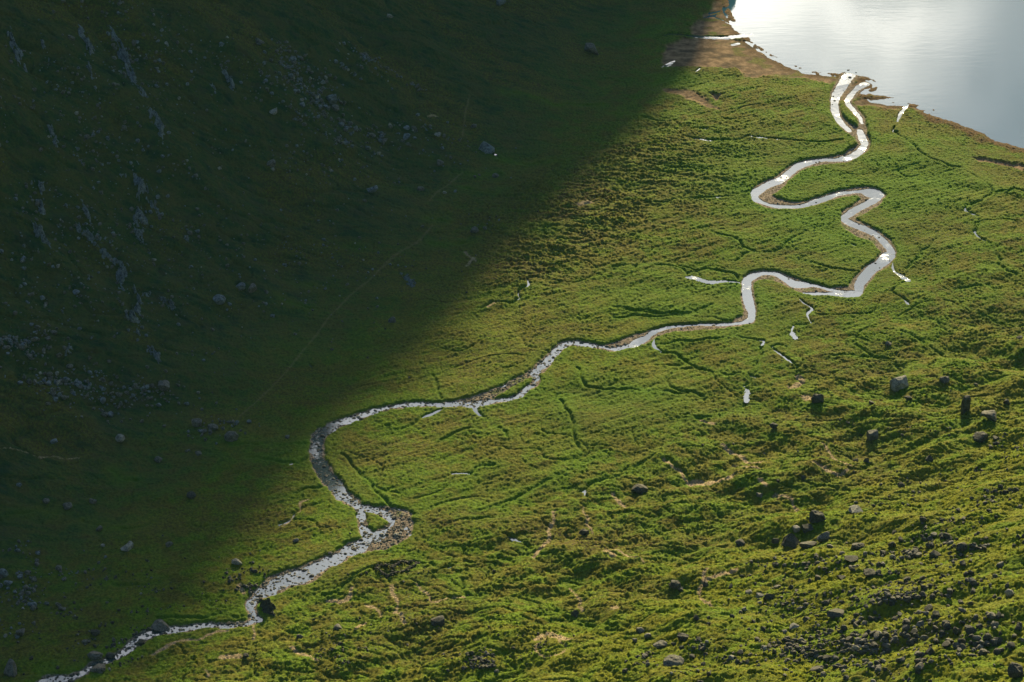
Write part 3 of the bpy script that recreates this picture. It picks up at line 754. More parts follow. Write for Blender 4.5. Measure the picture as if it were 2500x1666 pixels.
# (photo x, y of centre, width, height in photo px, shape, material, label)
G_, D_, P_ = M_rock, M_dark, M_pale
HERO = [
 (2195, 933, 42, 36, 'cube', P_, 'large squarish boulder with a pale flat top, alone on the grass at right'),
 (2307, 927, 28, 18, 'angular', G_, 'low grey boulder just right of the large pale-topped squarish boulder'),
 (1996, 972, 32, 27, 'round', D_, 'rounded dark boulder left of the large squarish one, shadow falling below it'),
 (2128, 982, 17, 17, 'angular', D_, 'small dark boulder midway between the rounded dark boulder and the squarish one'),
 (2218, 972, 20, 14, 'angular', D_, 'small dark rock directly below the large pale-topped squarish boulder'),
 (2356, 992, 20, 46, 'pillar', D_, 'tall dark standing pillar of rock with a long shadow near the right edge'),
 (2420, 1012, 53, 31, 'wedge', G_, 'long wedge-shaped grey boulder beside the standing rock pillar'),
 (2455, 978, 20, 24, 'angular', D_, 'upright dark boulder behind the long wedge-shaped boulder'),
 (2130, 1060, 28, 21, 'cube', G_, 'blocky grey boulder with a sunlit top below the large squarish boulder'),
 (2397, 1066, 47, 28, 'wedge', D_, 'slanting dark boulder below the long wedge-shaped one near the right edge'),
 (1889, 1040, 21, 16, 'angular', D_, 'lone dark grey boulder on rough grass left of the blocky sunlit one'),
 (2168, 838, 17, 10, 'angular', G_, 'small grey rock on the flat moor above the large squarish boulder'),
 (2488, 825, 17, 11, 'angular', D_, 'small dark rock on the moor at the far right edge'),
 (2382, 938, 12, 9, 'angular', D_, 'tiny dark rock above the standing pillar'),
 (1716, 1085, 9, 12, 'angular', D_, 'slim upright dark stone on a hummock beside the flat meadow'),
 (2089, 1124, 15, 12, 'round', D_, 'smaller left one of two neighbouring dark boulders below the blocky sunlit one'),
 (2117, 1121, 18, 20, 'peak', D_, 'larger pointed right one of two neighbouring dark boulders below the blocky one'),
 (2269, 1117, 20, 19, 'peak', D_, 'pointed dark boulder alone on bright grass below the standing pillar'),
 (1562, 1193, 40, 20, 'round', D_, 'broad dark low boulder in the shaded hollow right of the meadow'),
 (1900, 1172, 11, 16, 'angular', D_, 'narrow upright dark stone by the peat runnels'),
 (1962, 1165, 14, 12, 'angular', D_, 'small dark stone right of the narrow upright one'),
 (2197, 1183, 25, 21, 'angular', D_, 'dark angular boulder at the upper edge of the bright boulder slope'),
 (1853, 1209, 18, 12, 'angular', G_, 'grey stone by the end of the pale peat runnel'),
 (2091, 1246, 38, 16, 'slab', P_, 'pale flat slab lying on bright yellow-green grass'),
 (1992, 1262, 44, 32, 'angular', D_, 'huge dark rock, the upper one of the great pair at right'),
 (1968, 1287, 36, 26, 'angular', D_, 'dark rock leaning against the lower side of the huge dark rock'),
 (1933, 1316, 50, 38, 'peak', D_, 'big dark pyramid-shaped boulder at the left of the great rock pair'),
 (2009, 1310, 33, 24, 'angular', G_, 'grey-brown boulder right of the dark pyramid-shaped one'),
 (1944, 1290, 18, 14, 'cube', P_, 'small pale block perched above the dark pyramid-shaped boulder'),
 (1807, 1325, 26, 15, 'round', D_, 'dark low boulder isolated left of the dark pyramid-shaped one'),
 (1972, 1330, 44, 17, 'slab', D_, 'long dark slab at the foot of the dark pyramid-shaped boulder'),
 (2025, 1332, 17, 14, 'angular', G_, 'small grey boulder below the grey-brown one'),
 (1895, 1321, 23, 16, 'angular', D_, 'dark boulder touching the left side of the pyramid-shaped one'),
 (2095, 1334, 36, 22, 'angular', D_, 'heap-like dark boulder right of the great rock pair'),
 (2348, 1334, 32, 24, 'round', D_, 'bulky dark boulder among stones near the right edge, middle of the slope'),
 (2176, 1327, 22, 17, 'angular', D_, 'dark boulder between the heap-like one and the bulky one'),
 (2154, 1350, 21, 15, 'angular', D_, 'squat dark boulder with sunlit grass below it'),
 (2286, 1351, 34, 22, 'angular', D_, 'broad dark boulder just left of the bulky one'),
 (2078, 1365, 36, 18, 'wedge', D_, 'wedge-like dark boulder below the heap-like one'),
 (1649, 1427, 34, 20, 'round', D_, 'large dark boulder alone on the lower slope beside a small grey one'),
 (1662, 1438, 16, 11, 'angular', G_, 'small grey stone touching the lone large dark boulder'),
 (1723, 1427, 17, 13, 'angular', D_, 'dark stone beside the pale peat runnel on the lower slope'),
 (1829, 1445, 21, 13, 'round', P_, 'left one of three rocks in a row, pale and rounded'),
 (1855, 1455, 23, 13, 'slab', P_, 'middle one of three rocks in a row, pale and flat'),
 (1880, 1455, 30, 19, 'angular', D_, 'right one of three rocks in a row, big and dark'),
 (1930, 1430, 16, 17, 'peak', D_, 'pointed dark boulder above the row of three rocks'),
 (2057, 1410, 38, 20, 'angular', D_, 'wide dark boulder in the middle of the boulder slope'),
 (2123, 1399, 34, 15, 'slab', D_, 'slanting slab right of the wide dark boulder'),
 (1995, 1410, 19, 15, 'angular', D_, 'dark boulder just left of the wide dark one'),
 (2042, 1495, 46, 19, 'slab', D_, 'long dark slab lying across the lower boulder slope'),
 (1938, 1529, 30, 13, 'slab', P_, 'pale flat stone left below the long dark slab'),
 (1970, 1510, 21, 18, 'angular', D_, 'dark stone between the pale flat stone and the long slab'),
 (1700, 1508, 21, 17, 'angular', D_, 'dark boulder standing clear of the stones, bottom middle-right'),
 (1564, 1539, 24, 17, 'round', G_, 'left one of two grey boulders side by side near the bottom edge'),
 (1582, 1548, 21, 25, 'round', G_, 'right one of two grey boulders side by side near the bottom edge'),
 (1613, 1574, 36, 19, 'wedge', G_, 'grey boulder with sunlit brown top below the pair of grey boulders'),
 (1666, 1557, 31, 21, 'angular', D_, 'dark boulder right of the sunlit brown-topped one'),
 (1644, 1616, 58, 26, 'round', G_, 'largest grey boulder at the bottom edge, broad and lichen-spotted'),
 (1528, 1635, 19, 15, 'angular', D_, 'small dark boulder left of the broad lichen-spotted one'),
 (2020, 1606, 26, 18, 'angular', D_, 'dark boulder in the stone field at bottom right, under the long slab'),
 (2271, 1588, 26, 22, 'angular', D_, 'tall dark boulder amid the dense stones at bottom right'),
 (2311, 1520, 26, 20, 'angular', D_, 'dark boulder above the dense stones at bottom right'),
 (2369, 1538, 32, 20, 'angular', D_, 'dark boulder right of its neighbour above the dense stones'),
 (2482, 1638, 48, 38, 'angular', D_, 'massive dark rock cut by the bottom right corner'),
 (1993, 1635, 34, 22, 'angular', D_, 'dark boulder by the bottom edge in the stone field'),
 (1069, 1516, 34, 20, 'cube', D_, 'dark boulder with brown sunlit top, alone on the grass at bottom centre'),
 (827, 1533, 26, 18, 'angular', G_, 'grey boulder on the grass left of bottom centre'),
 (732, 1553, 21, 12, 'round', D_, 'low dark boulder left of the grey one near the bottom'),
 (1405, 1497, 23, 19, 'peak', D_, 'dark pointed boulder on the grass between bottom centre and the stones'),
 (1426, 1299, 26, 26, 'angular', D_, 'dark block among the pale peat lines right of the ruin'),
 (579, 1370, 28, 20, 'wedge', P_, 'pale angular boulder at the edge of the shade left of the river'),
 (721, 1318, 17, 9, 'slab', G_, 'flat stone on the sunlit bank left of the river fork'),
 (600, 1600, 17, 11, 'angular', D_, 'small dark rock on the lit grass below the narrow river gorge'),
 (295, 1068, 27, 22, 'round', P_, 'pale dome-shaped boulder in the shade at left'),
 (565, 1064, 35, 30, 'round', D_, 'big dark rounded boulder in the shade left of the river bend'),
 (480, 1032, 26, 22, 'angular', D_, 'dark boulder up-left of the big rounded one in the shade'),
 (520, 1043, 28, 14, 'slab', D_, 'flat dark boulder beside the big rounded one in the shade'),
 (387, 1119, 22, 21, 'round', D_, 'grey boulder in the shade below the pale dome-shaped one'),
 (484, 1102, 20, 28, 'angular', D_, 'upright boulder in the shade between the grey one and the river'),
 (131, 1076, 20, 11, 'slab', G_, 'low stone in the shade far left of the pale dome-shaped boulder'),
 (467, 1208, 26, 19, 'round', D_, 'lone dark boulder on the shaded flat left of the lower river'),
 (166, 1234, 26, 21, 'round', D_, 'dark rounded boulder in the lower left shade'),
 (227, 1221, 19, 16, 'angular', D_, 'dark boulder right of its rounded neighbour, lower left shade'),
 (113, 1222, 18, 14, 'round', D_, 'dark boulder left of its rounded neighbour, lower left shade'),
 (47, 1183, 15, 13, 'round', G_, 'small grey boulder near the left edge'),
 (312, 1334, 36, 24, 'wedge', P_, 'palest boulder in the lower left shade, broad and slanting'),
 (414, 1327, 19, 15, 'angular', G_, 'grey boulder right of the palest slanting one'),
 (251, 1331, 12, 6, 'slab', P_, 'small pale flat stone left of the palest slanting boulder'),
 (242, 1291, 18, 14, 'angular', D_, 'dark stone above the palest slanting boulder'),
 (144, 1386, 18, 14, 'round', D_, 'dark boulder in the shade below and left of the palest slanting boulder'),
 (702, 1066, 13, 11, 'round', G_, 'small grey boulder in the shade close to the river bend'),
 (608, 1030, 14, 11, 'angular', G_, 'small flat grey rock above the big rounded boulder in the shade'),
 (25, 1629, 48, 38, 'angular', G_, 'large grey rock mass in the bottom left corner'),
 (234, 1598, 42, 20, 'round', G_, 'blue-grey boulder in the river at bottom left'),
 (271, 1600, 25, 18, 'round', D_, 'dark boulder touching the blue-grey one in the river'),
 (240, 1630, 38, 17, 'slab', G_, 'flat grey rock on the bank below the boulder in the river'),
 (391, 1529, 42, 24, 'wedge', G_, 'sloping grey rock in the shaded river at lower left'),
 (348, 1566, 22, 15, 'angular', D_, 'dark rock in the rapids below the sloping grey one'),
 (8, 1396, 28, 26, 'round', G_, 'grey boulder cut by the left edge'),
 (22, 1422, 22, 16, 'angular', G_, 'grey boulder just below the one at the left edge'),
 (234, 1542, 26, 17, 'angular', D_, 'dark boulder above the river at bottom left'),
 (51, 1542, 26, 20, 'angular', D_, 'grey boulder above the corner rock mass'),
 (535, 727, 34, 34, 'round', G_, 'large rounded boulder below two others, middle of the shaded hill'),
 (589, 697, 26, 22, 'round', G_, 'left one of two boulders side by side on the shaded hill'),
 (616, 700, 26, 28, 'angular', D_, 'right and darker one of two boulders side by side on the shaded hill'),
 (185, 712, 22, 11, 'slab', G_, 'pale flat stone high on the shaded hill at left'),
 (555, 648, 15, 12, 'angular', D_, 'small stone above the large rounded boulder on the shaded hill'),
 (697, 648, 16, 13, 'angular', G_, 'lone stone right of the side-by-side boulders on the shaded hill'),
 (104, 726, 15, 14, 'round', G_, 'grey rounded stone high at the left side of the shaded hill'),
 (402, 938, 34, 34, 'angular', D_, 'rugged dark boulder heap on the shaded hill below the crags'),
 (956, 780, 22, 19, 'angular', D_, 'dark boulder on the lower shaded hillside by the edge of the light'),
 (1188, 355, 43, 37, 'peak', G_, 'biggest boulder on the shaded flat, pointed, upper middle'),
 (1446, 117, 38, 38, 'angular', D_, 'large dark boulder near the top edge, left of the sand flat'),
 (670, 270, 26, 26, 'peak', P_, 'pale upright boulder at the left of the high scree'),
 (806, 236, 34, 34, 'angular', G_, 'large pale crag-like boulder in the high scree'),
 (821, 264, 24, 22, 'angular', D_, 'dark boulder right under the crag-like one in the high scree'),
 (632, 100, 26, 26, 'angular', D_, 'dark boulder high up, upper left of the high scree'),
 (1076, 393, 19, 25, 'angular', D_, 'dark boulder left below the biggest boulder on the shaded flat'),
 (993, 331, 21, 17, 'angular', G_, 'grey boulder left of the biggest boulder on the shaded flat'),
 (992, 312, 18, 11, 'slab', G_, 'flat boulder just above the grey one left of the biggest boulder'),
 (1027, 459, 17, 21, 'angular', D_, 'upright dark boulder below the others in the upper middle shade'),
 (908, 461, 30, 17, 'wedge', G_, 'long boulder left of the upright dark one in the upper middle shade'),
 (661, 395, 26, 26, 'angular', D_, 'dark pair-like boulder on the shaded hill, below the pale upright one'),
 (1159, 561, 23, 19, 'round', D_, 'dark boulder on the shaded flat close to the light edge'),
 (1184, 556, 12, 11, 'angular', D_, 'small stone right of the dark boulder close to the light edge'),
 (953, 39, 17, 11, 'slab', P_, 'pale flat stone near the top edge'),
 (1222, 6, 24, 17, 'angular', G_, 'grey boulder cut by the top edge'),
 (1209, 428, 18, 12, 'round', D_, 'low dark stone below the biggest boulder on the shaded flat'),
 (1069, 329, 19, 10, 'slab', P_, 'pale flat stone up-left of the biggest boulder on the shaded flat'),
 (1086, 470, 10, 7, 'slab', P_, 'bright little stone by the brook in the upper middle shade'),
 (899, 361, 17, 13, 'angular', G_, 'grey stone on the hill foot left of the upright dark boulder'),
 (176, 92, 20, 16, 'angular', D_, 'dark stone high in the top left shade'),
 (1156, 308, 16, 12, 'angular', D_, 'dark stone directly above the biggest boulder on the shaded flat'),
]
TERR = samp
def in_shade(x, y): return float(samp(x, y, SL)) > -25  # picks stones whose rock is swapped lighter and bluer, shade tint in colour
def hit_ground(px, py):
    x, y, z, t = raymarch(px, py, samp)
    return x, y, z, t

hp = np.array([(h[0], h[1] + h[3] * 0.30) for h in HERO], float)
hx, hy, hz, ht = hit_ground(hp[:, 0], hp[:, 1])
occupied = [(h[0], h[1], max(h[2], h[3]) * .6) for h in HERO]
for i, h in enumerate(HERO):
    s = ht[i] / FPX
    w = h[2] * s * 0.5; hh = h[3] * s / 0.87
    kind = h[4]
    if kind == 'pillar': V, Fc = rock_verts(100 + i, 3, 'cube'); hz_ = hh * .56; dp = w * .9
    else: V, Fc = rock_verts(100 + i, 3 if h[2] < 30 else 4, kind); hz_ = min(hh * .44, w * .80); dp = w * random.uniform(.75, 1.0)
    if kind == 'slab': hz_ = hh * .42
    V = V * np.array([w, dp, hz_])
    # lean to the slope, keep the base in the turf
    a = .15 if kind in ('pillar', 'cube') else random.uniform(-.5, .5)
    c, s_ = math.cos(a), math.sin(a)
    V = V @ np.array([[c, s_, 0], [-s_, c, 0], [0, 0, 1]])
    zc = hz_ * 0.62
    gz = samp(hx[i], hy[i])
    o = put('boulder', mesh_from('boulder', V + np.array([0, 0, zc]), Fc, False), ({D_: M_rock, G_: M_crag}.get(h[5], h[5]) if in_shade(hx[i], hy[i]) else h[5]), (hx[i], hy[i], gz - .05 * hh), h[6], 'boulder')  # shaded boulders take a lighter, bluer rock as painted shade tint

# --- more boulders and stones, sampled over the patches where the photo shows them
# (cx, cy, rx, ry, angle deg, number, smallest, largest width px, label, material choice)
PATCH = [
 (2080, 1370, 170, 34, -4, 130, 5, 17, 'grey or dark stone in the band of stones below the great rock pair', 'upper band of stones on the right slope'),
 (1860, 1390, 90, 50, 0, 34, 5, 13, 'stone scattered on bright grass left of the great rock pair', 'stones left of the great rock pair'),
 (2330, 1330, 130, 60, -8, 150, 5, 18, 'stone in the rubble near the right edge, middle of the slope', 'rubble near the right edge'),
 (2230, 1440, 230, 30, -6, 210, 5, 17, 'dark stone in the slanting rubble streak across the lower right slope', 'slanting rubble streak'),
 (2270, 1570, 260, 105, -7, 430, 4, 23, 'dark stone in the densest stone field at the bottom right', 'densest stone field at bottom right'),
 (2020, 1590, 190, 60, 0, 330, 5, 17, 'stone in the stone field at the bottom, left of the densest part', 'bottom stone field'),
 (1900, 1500, 180, 55, 0, 120, 4, 14, 'small stone dotted on the lower right grass', 'stones dotted on lower right grass'),
 (1700, 1600, 130, 55, 0, 110, 4, 16, 'stone around the broad lichen-spotted boulder at the bottom', 'stones around the broad bottom boulder'),
 (2400, 1210, 120, 60, 0, 60, 4, 14, 'stone scattered high on the bright slope at right', 'stones high on the bright slope'),
 (2460, 1100, 60, 40, 0, 26, 5, 16, 'stone clustered under the slanting boulder near the right edge', 'stones under the slanting boulder'),
 (2210, 1230, 200, 70, 0, 45, 4, 10, 'small stone on the bright grass above the great rock pair', 'stones above the great rock pair'),
 (1163, 1612, 48, 26, 0, 95, 4, 13, 'pale stone of the small heap at the bottom centre', 'pale heap at the bottom centre'),
 (820, 1600, 60, 26, 0, 60, 3, 8, 'small stone of the gravel patch near the bottom left of centre', 'gravel patch stones'),
 (1350, 1590, 120, 55, 0, 26, 3, 9, 'small stone on the grass around the bare peat ring', 'stones around the peat ring'),
 (740, 190, 110, 60, 30, 260, 4, 13, 'grey stone of the high scree on the shaded hill', 'high scree on the shaded hill'),
 (800, 300, 150, 45, 25, 150, 4, 15, 'stone of the lower part of the high scree', 'lower part of the high scree'),
 (900, 150, 110, 22, 28, 70, 4, 12, 'stone in the rocky streak right of the high scree', 'rocky streak right of the high scree'),
 (1000, 330, 190, 70, 20, 70, 4, 12, 'scattered grey stone on the shaded hill foot', 'stones on the shaded hill foot'),
 (60, 830, 110, 60, 0, 150, 4, 15, 'grey stone of the rubble at the left edge', 'rubble at the left edge'),
 (170, 940, 130, 60, 20, 190, 4, 16, 'grey stone in the rubble tongue below the crags', 'rubble tongue below the crags'),
 (330, 960, 160, 60, 0, 100, 4, 13, 'stone scattered at the foot of the crags', 'stones at the foot of the crags'),
 (520, 1060, 90, 40, 0, 46, 4, 14, 'stone around the big dark rounded boulder in the shade', 'stones around the big rounded boulder'),
 (60, 1480, 90, 130, 0, 120, 4, 17, 'stone in the dark lower left corner', 'stones in the lower left corner'),
 (330, 1420, 260, 90, 0, 110, 3, 10, 'small stone scattered in the lower left shade', 'stones in the lower left shade'),
 (600, 1410, 60, 45, 0, 60, 4, 11, 'stone on the shaded bank by the narrow gorge', 'stones by the narrow gorge'),
 (250, 600, 280, 320, 0, 620, 3, 12, 'small stone scattered over the shaded hillside', 'stones over the shaded hillside'),
 (750, 600, 330, 330, 0, 330, 3, 9, 'small stone on the lower shaded hillside', 'stones on the lower shaded hillside'),
 (300, 170, 300, 190, 0, 420, 3, 12, 'small stone high in the top left shade', 'stones high in the top left'),
 (1000, 1500, 400, 130, 0, 90, 3, 8, 'little stone scattered over the lit ground at the bottom', 'little stones at the bottom'),
 (2100, 1080, 330, 110, 0, 50, 3, 8, 'little stone scattered around the big single boulders at right', 'little stones around the single boulders'),
 (300, 1560, 120, 40, -20, 80, 4, 12, 'stone in the rapids at the lower left', 'stones in the lower left rapids'),
]
protos = []
for k in range(16):
    V, Fc = rock_verts(500 + k, 2, ['angular', 'angular', 'round', 'slab'][k % 4])
    protos.append((V, Fc))
cand = []
for gi, (cx, cy, rx, ry, ang, n, s0, s1, lab, grp) in enumerate(PATCH):
    ca, sa = math.cos(R(ang)), math.sin(R(ang))
    # a few sub-centres so the stones gather in drifts
    subs = [(rng.normal() * .5, rng.normal() * .5) for _ in range(max(4, n // 14))]
    for k in range(int(n * 1.35)):
        if rng.rand() < .62:
            sc = subs[rng.randint(len(subs))]; a = sc[0] + rng.normal() * .20; b = sc[1] + rng.normal() * .075
        else: a, b = rng.normal() * .55, rng.normal() * .55
        px = cx + a * rx * ca - b * ry * sa * 1.0; py = cy + a * rx * sa + b * ry * ca
        if px < -60 or px > 2560 or py < -40 or py > 1720: continue
        w = (s0 + (s1 - s0) * rng.rand() ** 2.8) * 1.15
        cand.append((px, py, w, gi, rng.rand(), rng.rand(), rng.rand()))
cand = np.array(cand)
sx, sy, sz, stt = hit_ground(cand[:, 0], cand[:, 1])
wetc = samp(sx, sy, Dc)
lab_counts = {}
order = np.argsort(-cand[:, 2])
free = np.array([not any(abs(c[0] - o[0]) < o[2] and abs(c[1] - o[1]) < o[2] * .7 for o in occupied) for c in cand])
NHERO = len(HERO); solo = []; rest = []
for i in order:
    if not free[i]: continue
    if len(solo) < 296 - NHERO and 20 < cand[i, 0] < 2480 and 15 < cand[i, 1] < 1650: solo.append(i)
    else: rest.append(i)
mp = []
for k, (V, Fc) in enumerate(protos):
    for m_ in (M_dark, M_rock, M_pale, M_crag):
        me = mesh_from('boulder', V, Fc, False); me.materials.append(m_); mp.append(me)
for i in solo:
    c = cand[i]; gi = int(c[3]); s = stt[i] / FPX; w = c[2] * s * .5
    k = int(c[4] * 16); mi = 0 if c[5] < .6 else (1 if c[5] < .95 else 2)
    if PATCH[gi][9].startswith('pale'): mi = 2
    elif in_shade(sx[i], sy[i]): mi = (1, 3, 2)[mi]  # shade tint put into the rock colour
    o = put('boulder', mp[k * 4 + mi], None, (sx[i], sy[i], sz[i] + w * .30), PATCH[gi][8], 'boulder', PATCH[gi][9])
    o.scale = (w, w * (.6 + .4 * c[6]), w * (.55 + .35 * c[4])); o.rotation_euler = (c[5] * .7 - .35, c[6] * .7 - .35, c[4] * 6.28)
# the remaining ones are too many to count
VS, FS, MI = [], [], []; off = 0
def rotm(a, b, c): return np.array(Matrix.Rotation(c, 3, 'Z') @ Matrix.Rotation(b, 3, 'Y') @ Matrix.Rotation(a, 3, 'X'))
for i in rest:
    c = cand[i]; s = stt[i] / FPX; w = c[2] * s * .5; V, Fc = protos[int(c[4] * 16)]
    if w < 1.0 and int(c[4] * 16) % 2: pass
    V = (V * np.array([w, w * (.6 + .4 * c[6]), w * (.55 + .35 * c[4])])) @ rotm(c[5] - .5, c[6] - .5, c[4] * 6.28).T + np.array([sx[i], sy[i], sz[i] + w * .28])
    VS.append(V); FS.append(Fc + off); off += len(V)
    q_ = 0 if c[5] < .6 else (1 if c[5] < .96 else 2)
    MI.append(np.full(len(Fc), (1, 3, 2)[q_] if in_shade(sx[i], sy[i]) else q_))  # same painted shade tint for the loose stones
me = mesh_from('scree', np.vstack(VS), np.vstack(FS)); 
for m_ in (M_dark, M_rock, M_pale, M_crag): me.materials.append(m_)
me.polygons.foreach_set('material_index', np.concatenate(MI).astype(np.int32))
put('scree', me, None, kind='stuff', label='small loose stones strewn over both hillsides', cat='stones')
print('solo', len(solo), 'rest', len(rest))

# stones of the river bed
VS, FS, MI = [], [], []; off = 0
allr = np.vstack([w_ for w_ in chw])
V1, F1 = ICO[1]
pr1 = []
for k in range(8):
    V, Fc = rock_verts(800 + k, 1 if k < 6 else 2, 'round'); pr1.append((V, Fc))
for ln, dens in zip(chw, (0.10, 0.22, 0.9, 0.9, 1.0, .9, 1.1, 1.3, .5)):
    for a, b in zip(ln[:-1], ln[1:]):
        L = math.hypot(b[0] - a[0], b[1] - a[1]); n = rng.poisson(L * (a[2] + b[2]) * dens * (0.22 if dens < .5 else 0.8))
        for _ in range(n):
            t = rng.rand(); q = a + (b - a) * t; o_ = (rng.rand() * 2 - 1) * .95 * q[2]
            nx, ny = -(b[1] - a[1]) / (L + 1e-6), (b[0] - a[0]) / (L + 1e-6)
            x, y = q[0] + nx * o_, q[1] + ny * o_
            w = 0.22 + 0.55 * rng.rand() ** 3 + (0.5 * (rng.rand() < .06))
            if len(ln) == 0: continue
            z = max(float(samp(x, y)), float(samp(x, y, WL)) - .12)
            V, Fc = pr1[rng.randint(8)]
            V = (V * np.array([w, w * .8, w * .55])) @ rotm(0, 0, rng.rand() * 6).T + np.array([x, y, z + w * .12])
            VS.append(V); FS.append(Fc + off); off += len(V); MI.append(np.full(len(Fc), rng.choice(3, p=[.5, .38, .12])))
me = mesh_from('river_stones', np.vstack(VS), np.vstack(FS))
for m_ in (M_dark, M_rock, M_pale): me.materials.append(m_)
me.polygons.foreach_set('material_index', np.concatenate(MI).astype(np.int32))
put('river_stones', me, None, kind='stuff', label='rounded stones and cobbles lying in the river bed', cat='stones')
print('river stones', len(VS))

# ------------------------------------------------------------------ crags: bare rock ribs in the hillside
def crag(pts, label, m_=M_crag, amp=1.0, seed=0):
    L = to_world([(p[0], p[1], p[2]) for p in pts], 12)
    n = len(L); k = 34
    V = []; r = seed * 7.7
    for i in range(n):
        a = L[max(i - 1, 0)]; b = L[min(i + 1, n - 1)]; t = np.array([b[0] - a[0], b[1] - a[1]]); t /= np.linalg.norm(t) + 1e-6
        nn = np.array([-t[1], t[0]]); e = math.sin(math.pi * min(1, max(0, i / (n - 1)))) ** .5
        for j in range(k + 1):
            s = j / k * 2 - 1
            hw = max(L[i][2] * 1.25, 1.4) * (0.8 + .45 * mnoise.noise(Vector((i * .41, r + 3, s * .6))) + .5 * mnoise.noise(Vector((i * .13, r, s))))
            x = L[i][0] + nn[0] * s * hw; y = L[i][1] + nn[1] * s * hw
            pr = (1 - abs(s) ** 2.5) * e
            nz = mnoise.noise(Vector((x * .22, y * .22, r))) ; nz2 = 1 - abs(mnoise.noise(Vector((x * .55 + y * .2, y * .25, r + 5)))) * 2
            nz3 = mnoise.noise(Vector((x * 1.3, y * 1.3, r + 9)))
            h = pr * (0.8 + 2.6 * nz + 2.2 * nz2 + 1.0 * nz3) * amp * 1.25 + pr * amp * 1.7 * (mnoise.cell(Vector((x * .38 + nz, y * .30, r))) + .6 * mnoise.cell(Vector((x * .9, y * .7 + nz, r + 2))) - .8) - .9 + .4 * pr
            V.append((x, y, float(samp(x, y)) + h))
    V = np.array(V); Fc = []
    for i in range(n - 1):
        for j in range(k):
            q = i * (k + 1) + j; Fc.append((q, q + 1, q + k + 2, q + k + 1))
    o0 = V.mean(0)
    # closed underneath
    nb = len(V); VB = V.copy(); VB[:, 2] -= 3.0
    F2 = [(f[3] + nb, f[2] + nb, f[1] + nb, f[0] + nb) for f in Fc]
    edge = [j for j in range(k + 1)] + [i * (k + 1) + k for i in range(1, n)] + [(n - 1) * (k + 1) + j for j in range(k - 1, -1, -1)] + [i * (k + 1) for i in range(n - 2, 0, -1)]
    F3 = [(edge[i], edge[i - 1], edge[i - 1] + nb, edge[i] + nb) for i in range(len(edge))]
    me = mesh_from('rock_outcrop', np.vstack([V, VB]) - o0, np.array(Fc + F2 + F3), False)
    put('rock_outcrop', me, m_, tuple(o0), label, 'rock outcrop')
def z7(p): return [(p_[0] / 2.353, 400 + p_[1] / 2.353, p_[2] / 2.353) for p_ in p]
crag(z7([(680,70,20),(740,105,60),(800,140,110),(850,180,90),(875,235,70),(900,290,40),(935,335,12)]), 'long pale crag highest on the shaded hill, its upper arm', seed=1)
crag(z7([(830,230,60),(815,290,110),(790,350,80),(800,410,50),(845,470,14)]), 'lower arm of the long pale crag on the shaded hill', seed=2, amp=.8)
crag(z7([(425,345,14),(470,390,60),(530,440,40),(590,510,50),(605,570,30),(612,640,10)]), 'narrow slanting crag left below the long pale one', seed=3, amp=.9)
crag(z7([(610,520,30),(650,560,30),(715,600,60),(700,660,90),(690,700,50),(718,760,16)]), 'broken crag in the middle of the chain of crags', seed=4)
crag(z7([(760,680,20),(780,760,24),(800,820,20),(760,870,110),(785,930,40),(800,990,30)]), 'lower crag of the chain, short and rugged', seed=5, amp=.9)
crag(z7([(830,1035,20),(870,1070,70),(900,1110,60),(925,1170,14)]), 'bottom end of the chain of crags', seed=6, amp=.8)
crag(z7([(915,770,20),(945,800,50),(985,840,56),(1005,875,24)]), 'single oblong crag right of the chain of crags', seed=7)
crag(z7([(140,150,20),(200,120,60),(235,200,50),(240,270,50),(248,320,14)]), 'dark crag at upper left near the picture edge', seed=8, amp=.8)
crag(z7([(170,320,30),(210,370,60),(240,430,50),(275,480,40),(305,525,14)]), 'crag under the dark upper left one', seed=9, amp=.8)
crag(z7([(1050,420,24),(1075,450,60),(1095,480,20)]), 'small crag on the slope right of the long pale one', seed=10, amp=.6)
crag(z7([(800,770,12),(840,775,40),(880,750,30)]), 'small crag left beside the single oblong crag', seed=11, amp=.6)
crag([(975,662,8),(985,672,22),(1000,690,24),(1012,705,10)], 'rock outcrop in the shade above the edge of the light', seed=12, amp=.7)
crag([(630,1462,10),(645,1475,30),(655,1490,40),(640,1500,26)], 'dark rocky bank beside the narrow gorge of the river', M_dark, seed=13, amp=.9)
crag([(160,855,12),(175,865,30),(185,878,14)], 'small pale outcrop in the rubble tongue', seed=14, amp=.6)
for pp, lb, sd in [([(262,60,12),(300,130,30),(330,200,20),(350,245,10)], 'faint crag in the top left shade', 15), ([(20,60,16),(38,120,26),(60,190,14)], 'dark crag by the left edge near the top', 16),
                   ([(350,225,8),(372,285,24),(395,330,12)], 'crag above the long pale one', 17), ([(190,60,8),(215,110,24),(225,150,10)], 'narrow crag high in the top left shade', 18)]:
    crag(pp, lb, M_crag, amp=.7, seed=sd)

for k in range(16):
    px = rng.uniform(20, 620); py = rng.uniform(40, 900) ; sz = rng.uniform(.6, 1.5)
    if px > 60 + 0.75 * (900 - py): continue
    dxp = rng.uniform(.35, .75)
    crag([(px, py, 5 * sz), (px + 14 * sz * dxp, py + 22 * sz, 15 * sz), (px + 26 * sz * dxp, py + 46 * sz, 12 * sz), (px + 34 * sz * dxp, py + 60 * sz, 4 * sz)],
         None, M_crag, amp=.75, seed=30 + k)
for o in [o for o in COL.objects if o.name.startswith('rock_outcrop') and not o.get('label')]:
    o['label'] = 'small faint outcrop scattered over the upper shaded hillside'; o['category'] = 'rock outcrop'; o['group'] = 'small faint outcrops on the shaded hillside'

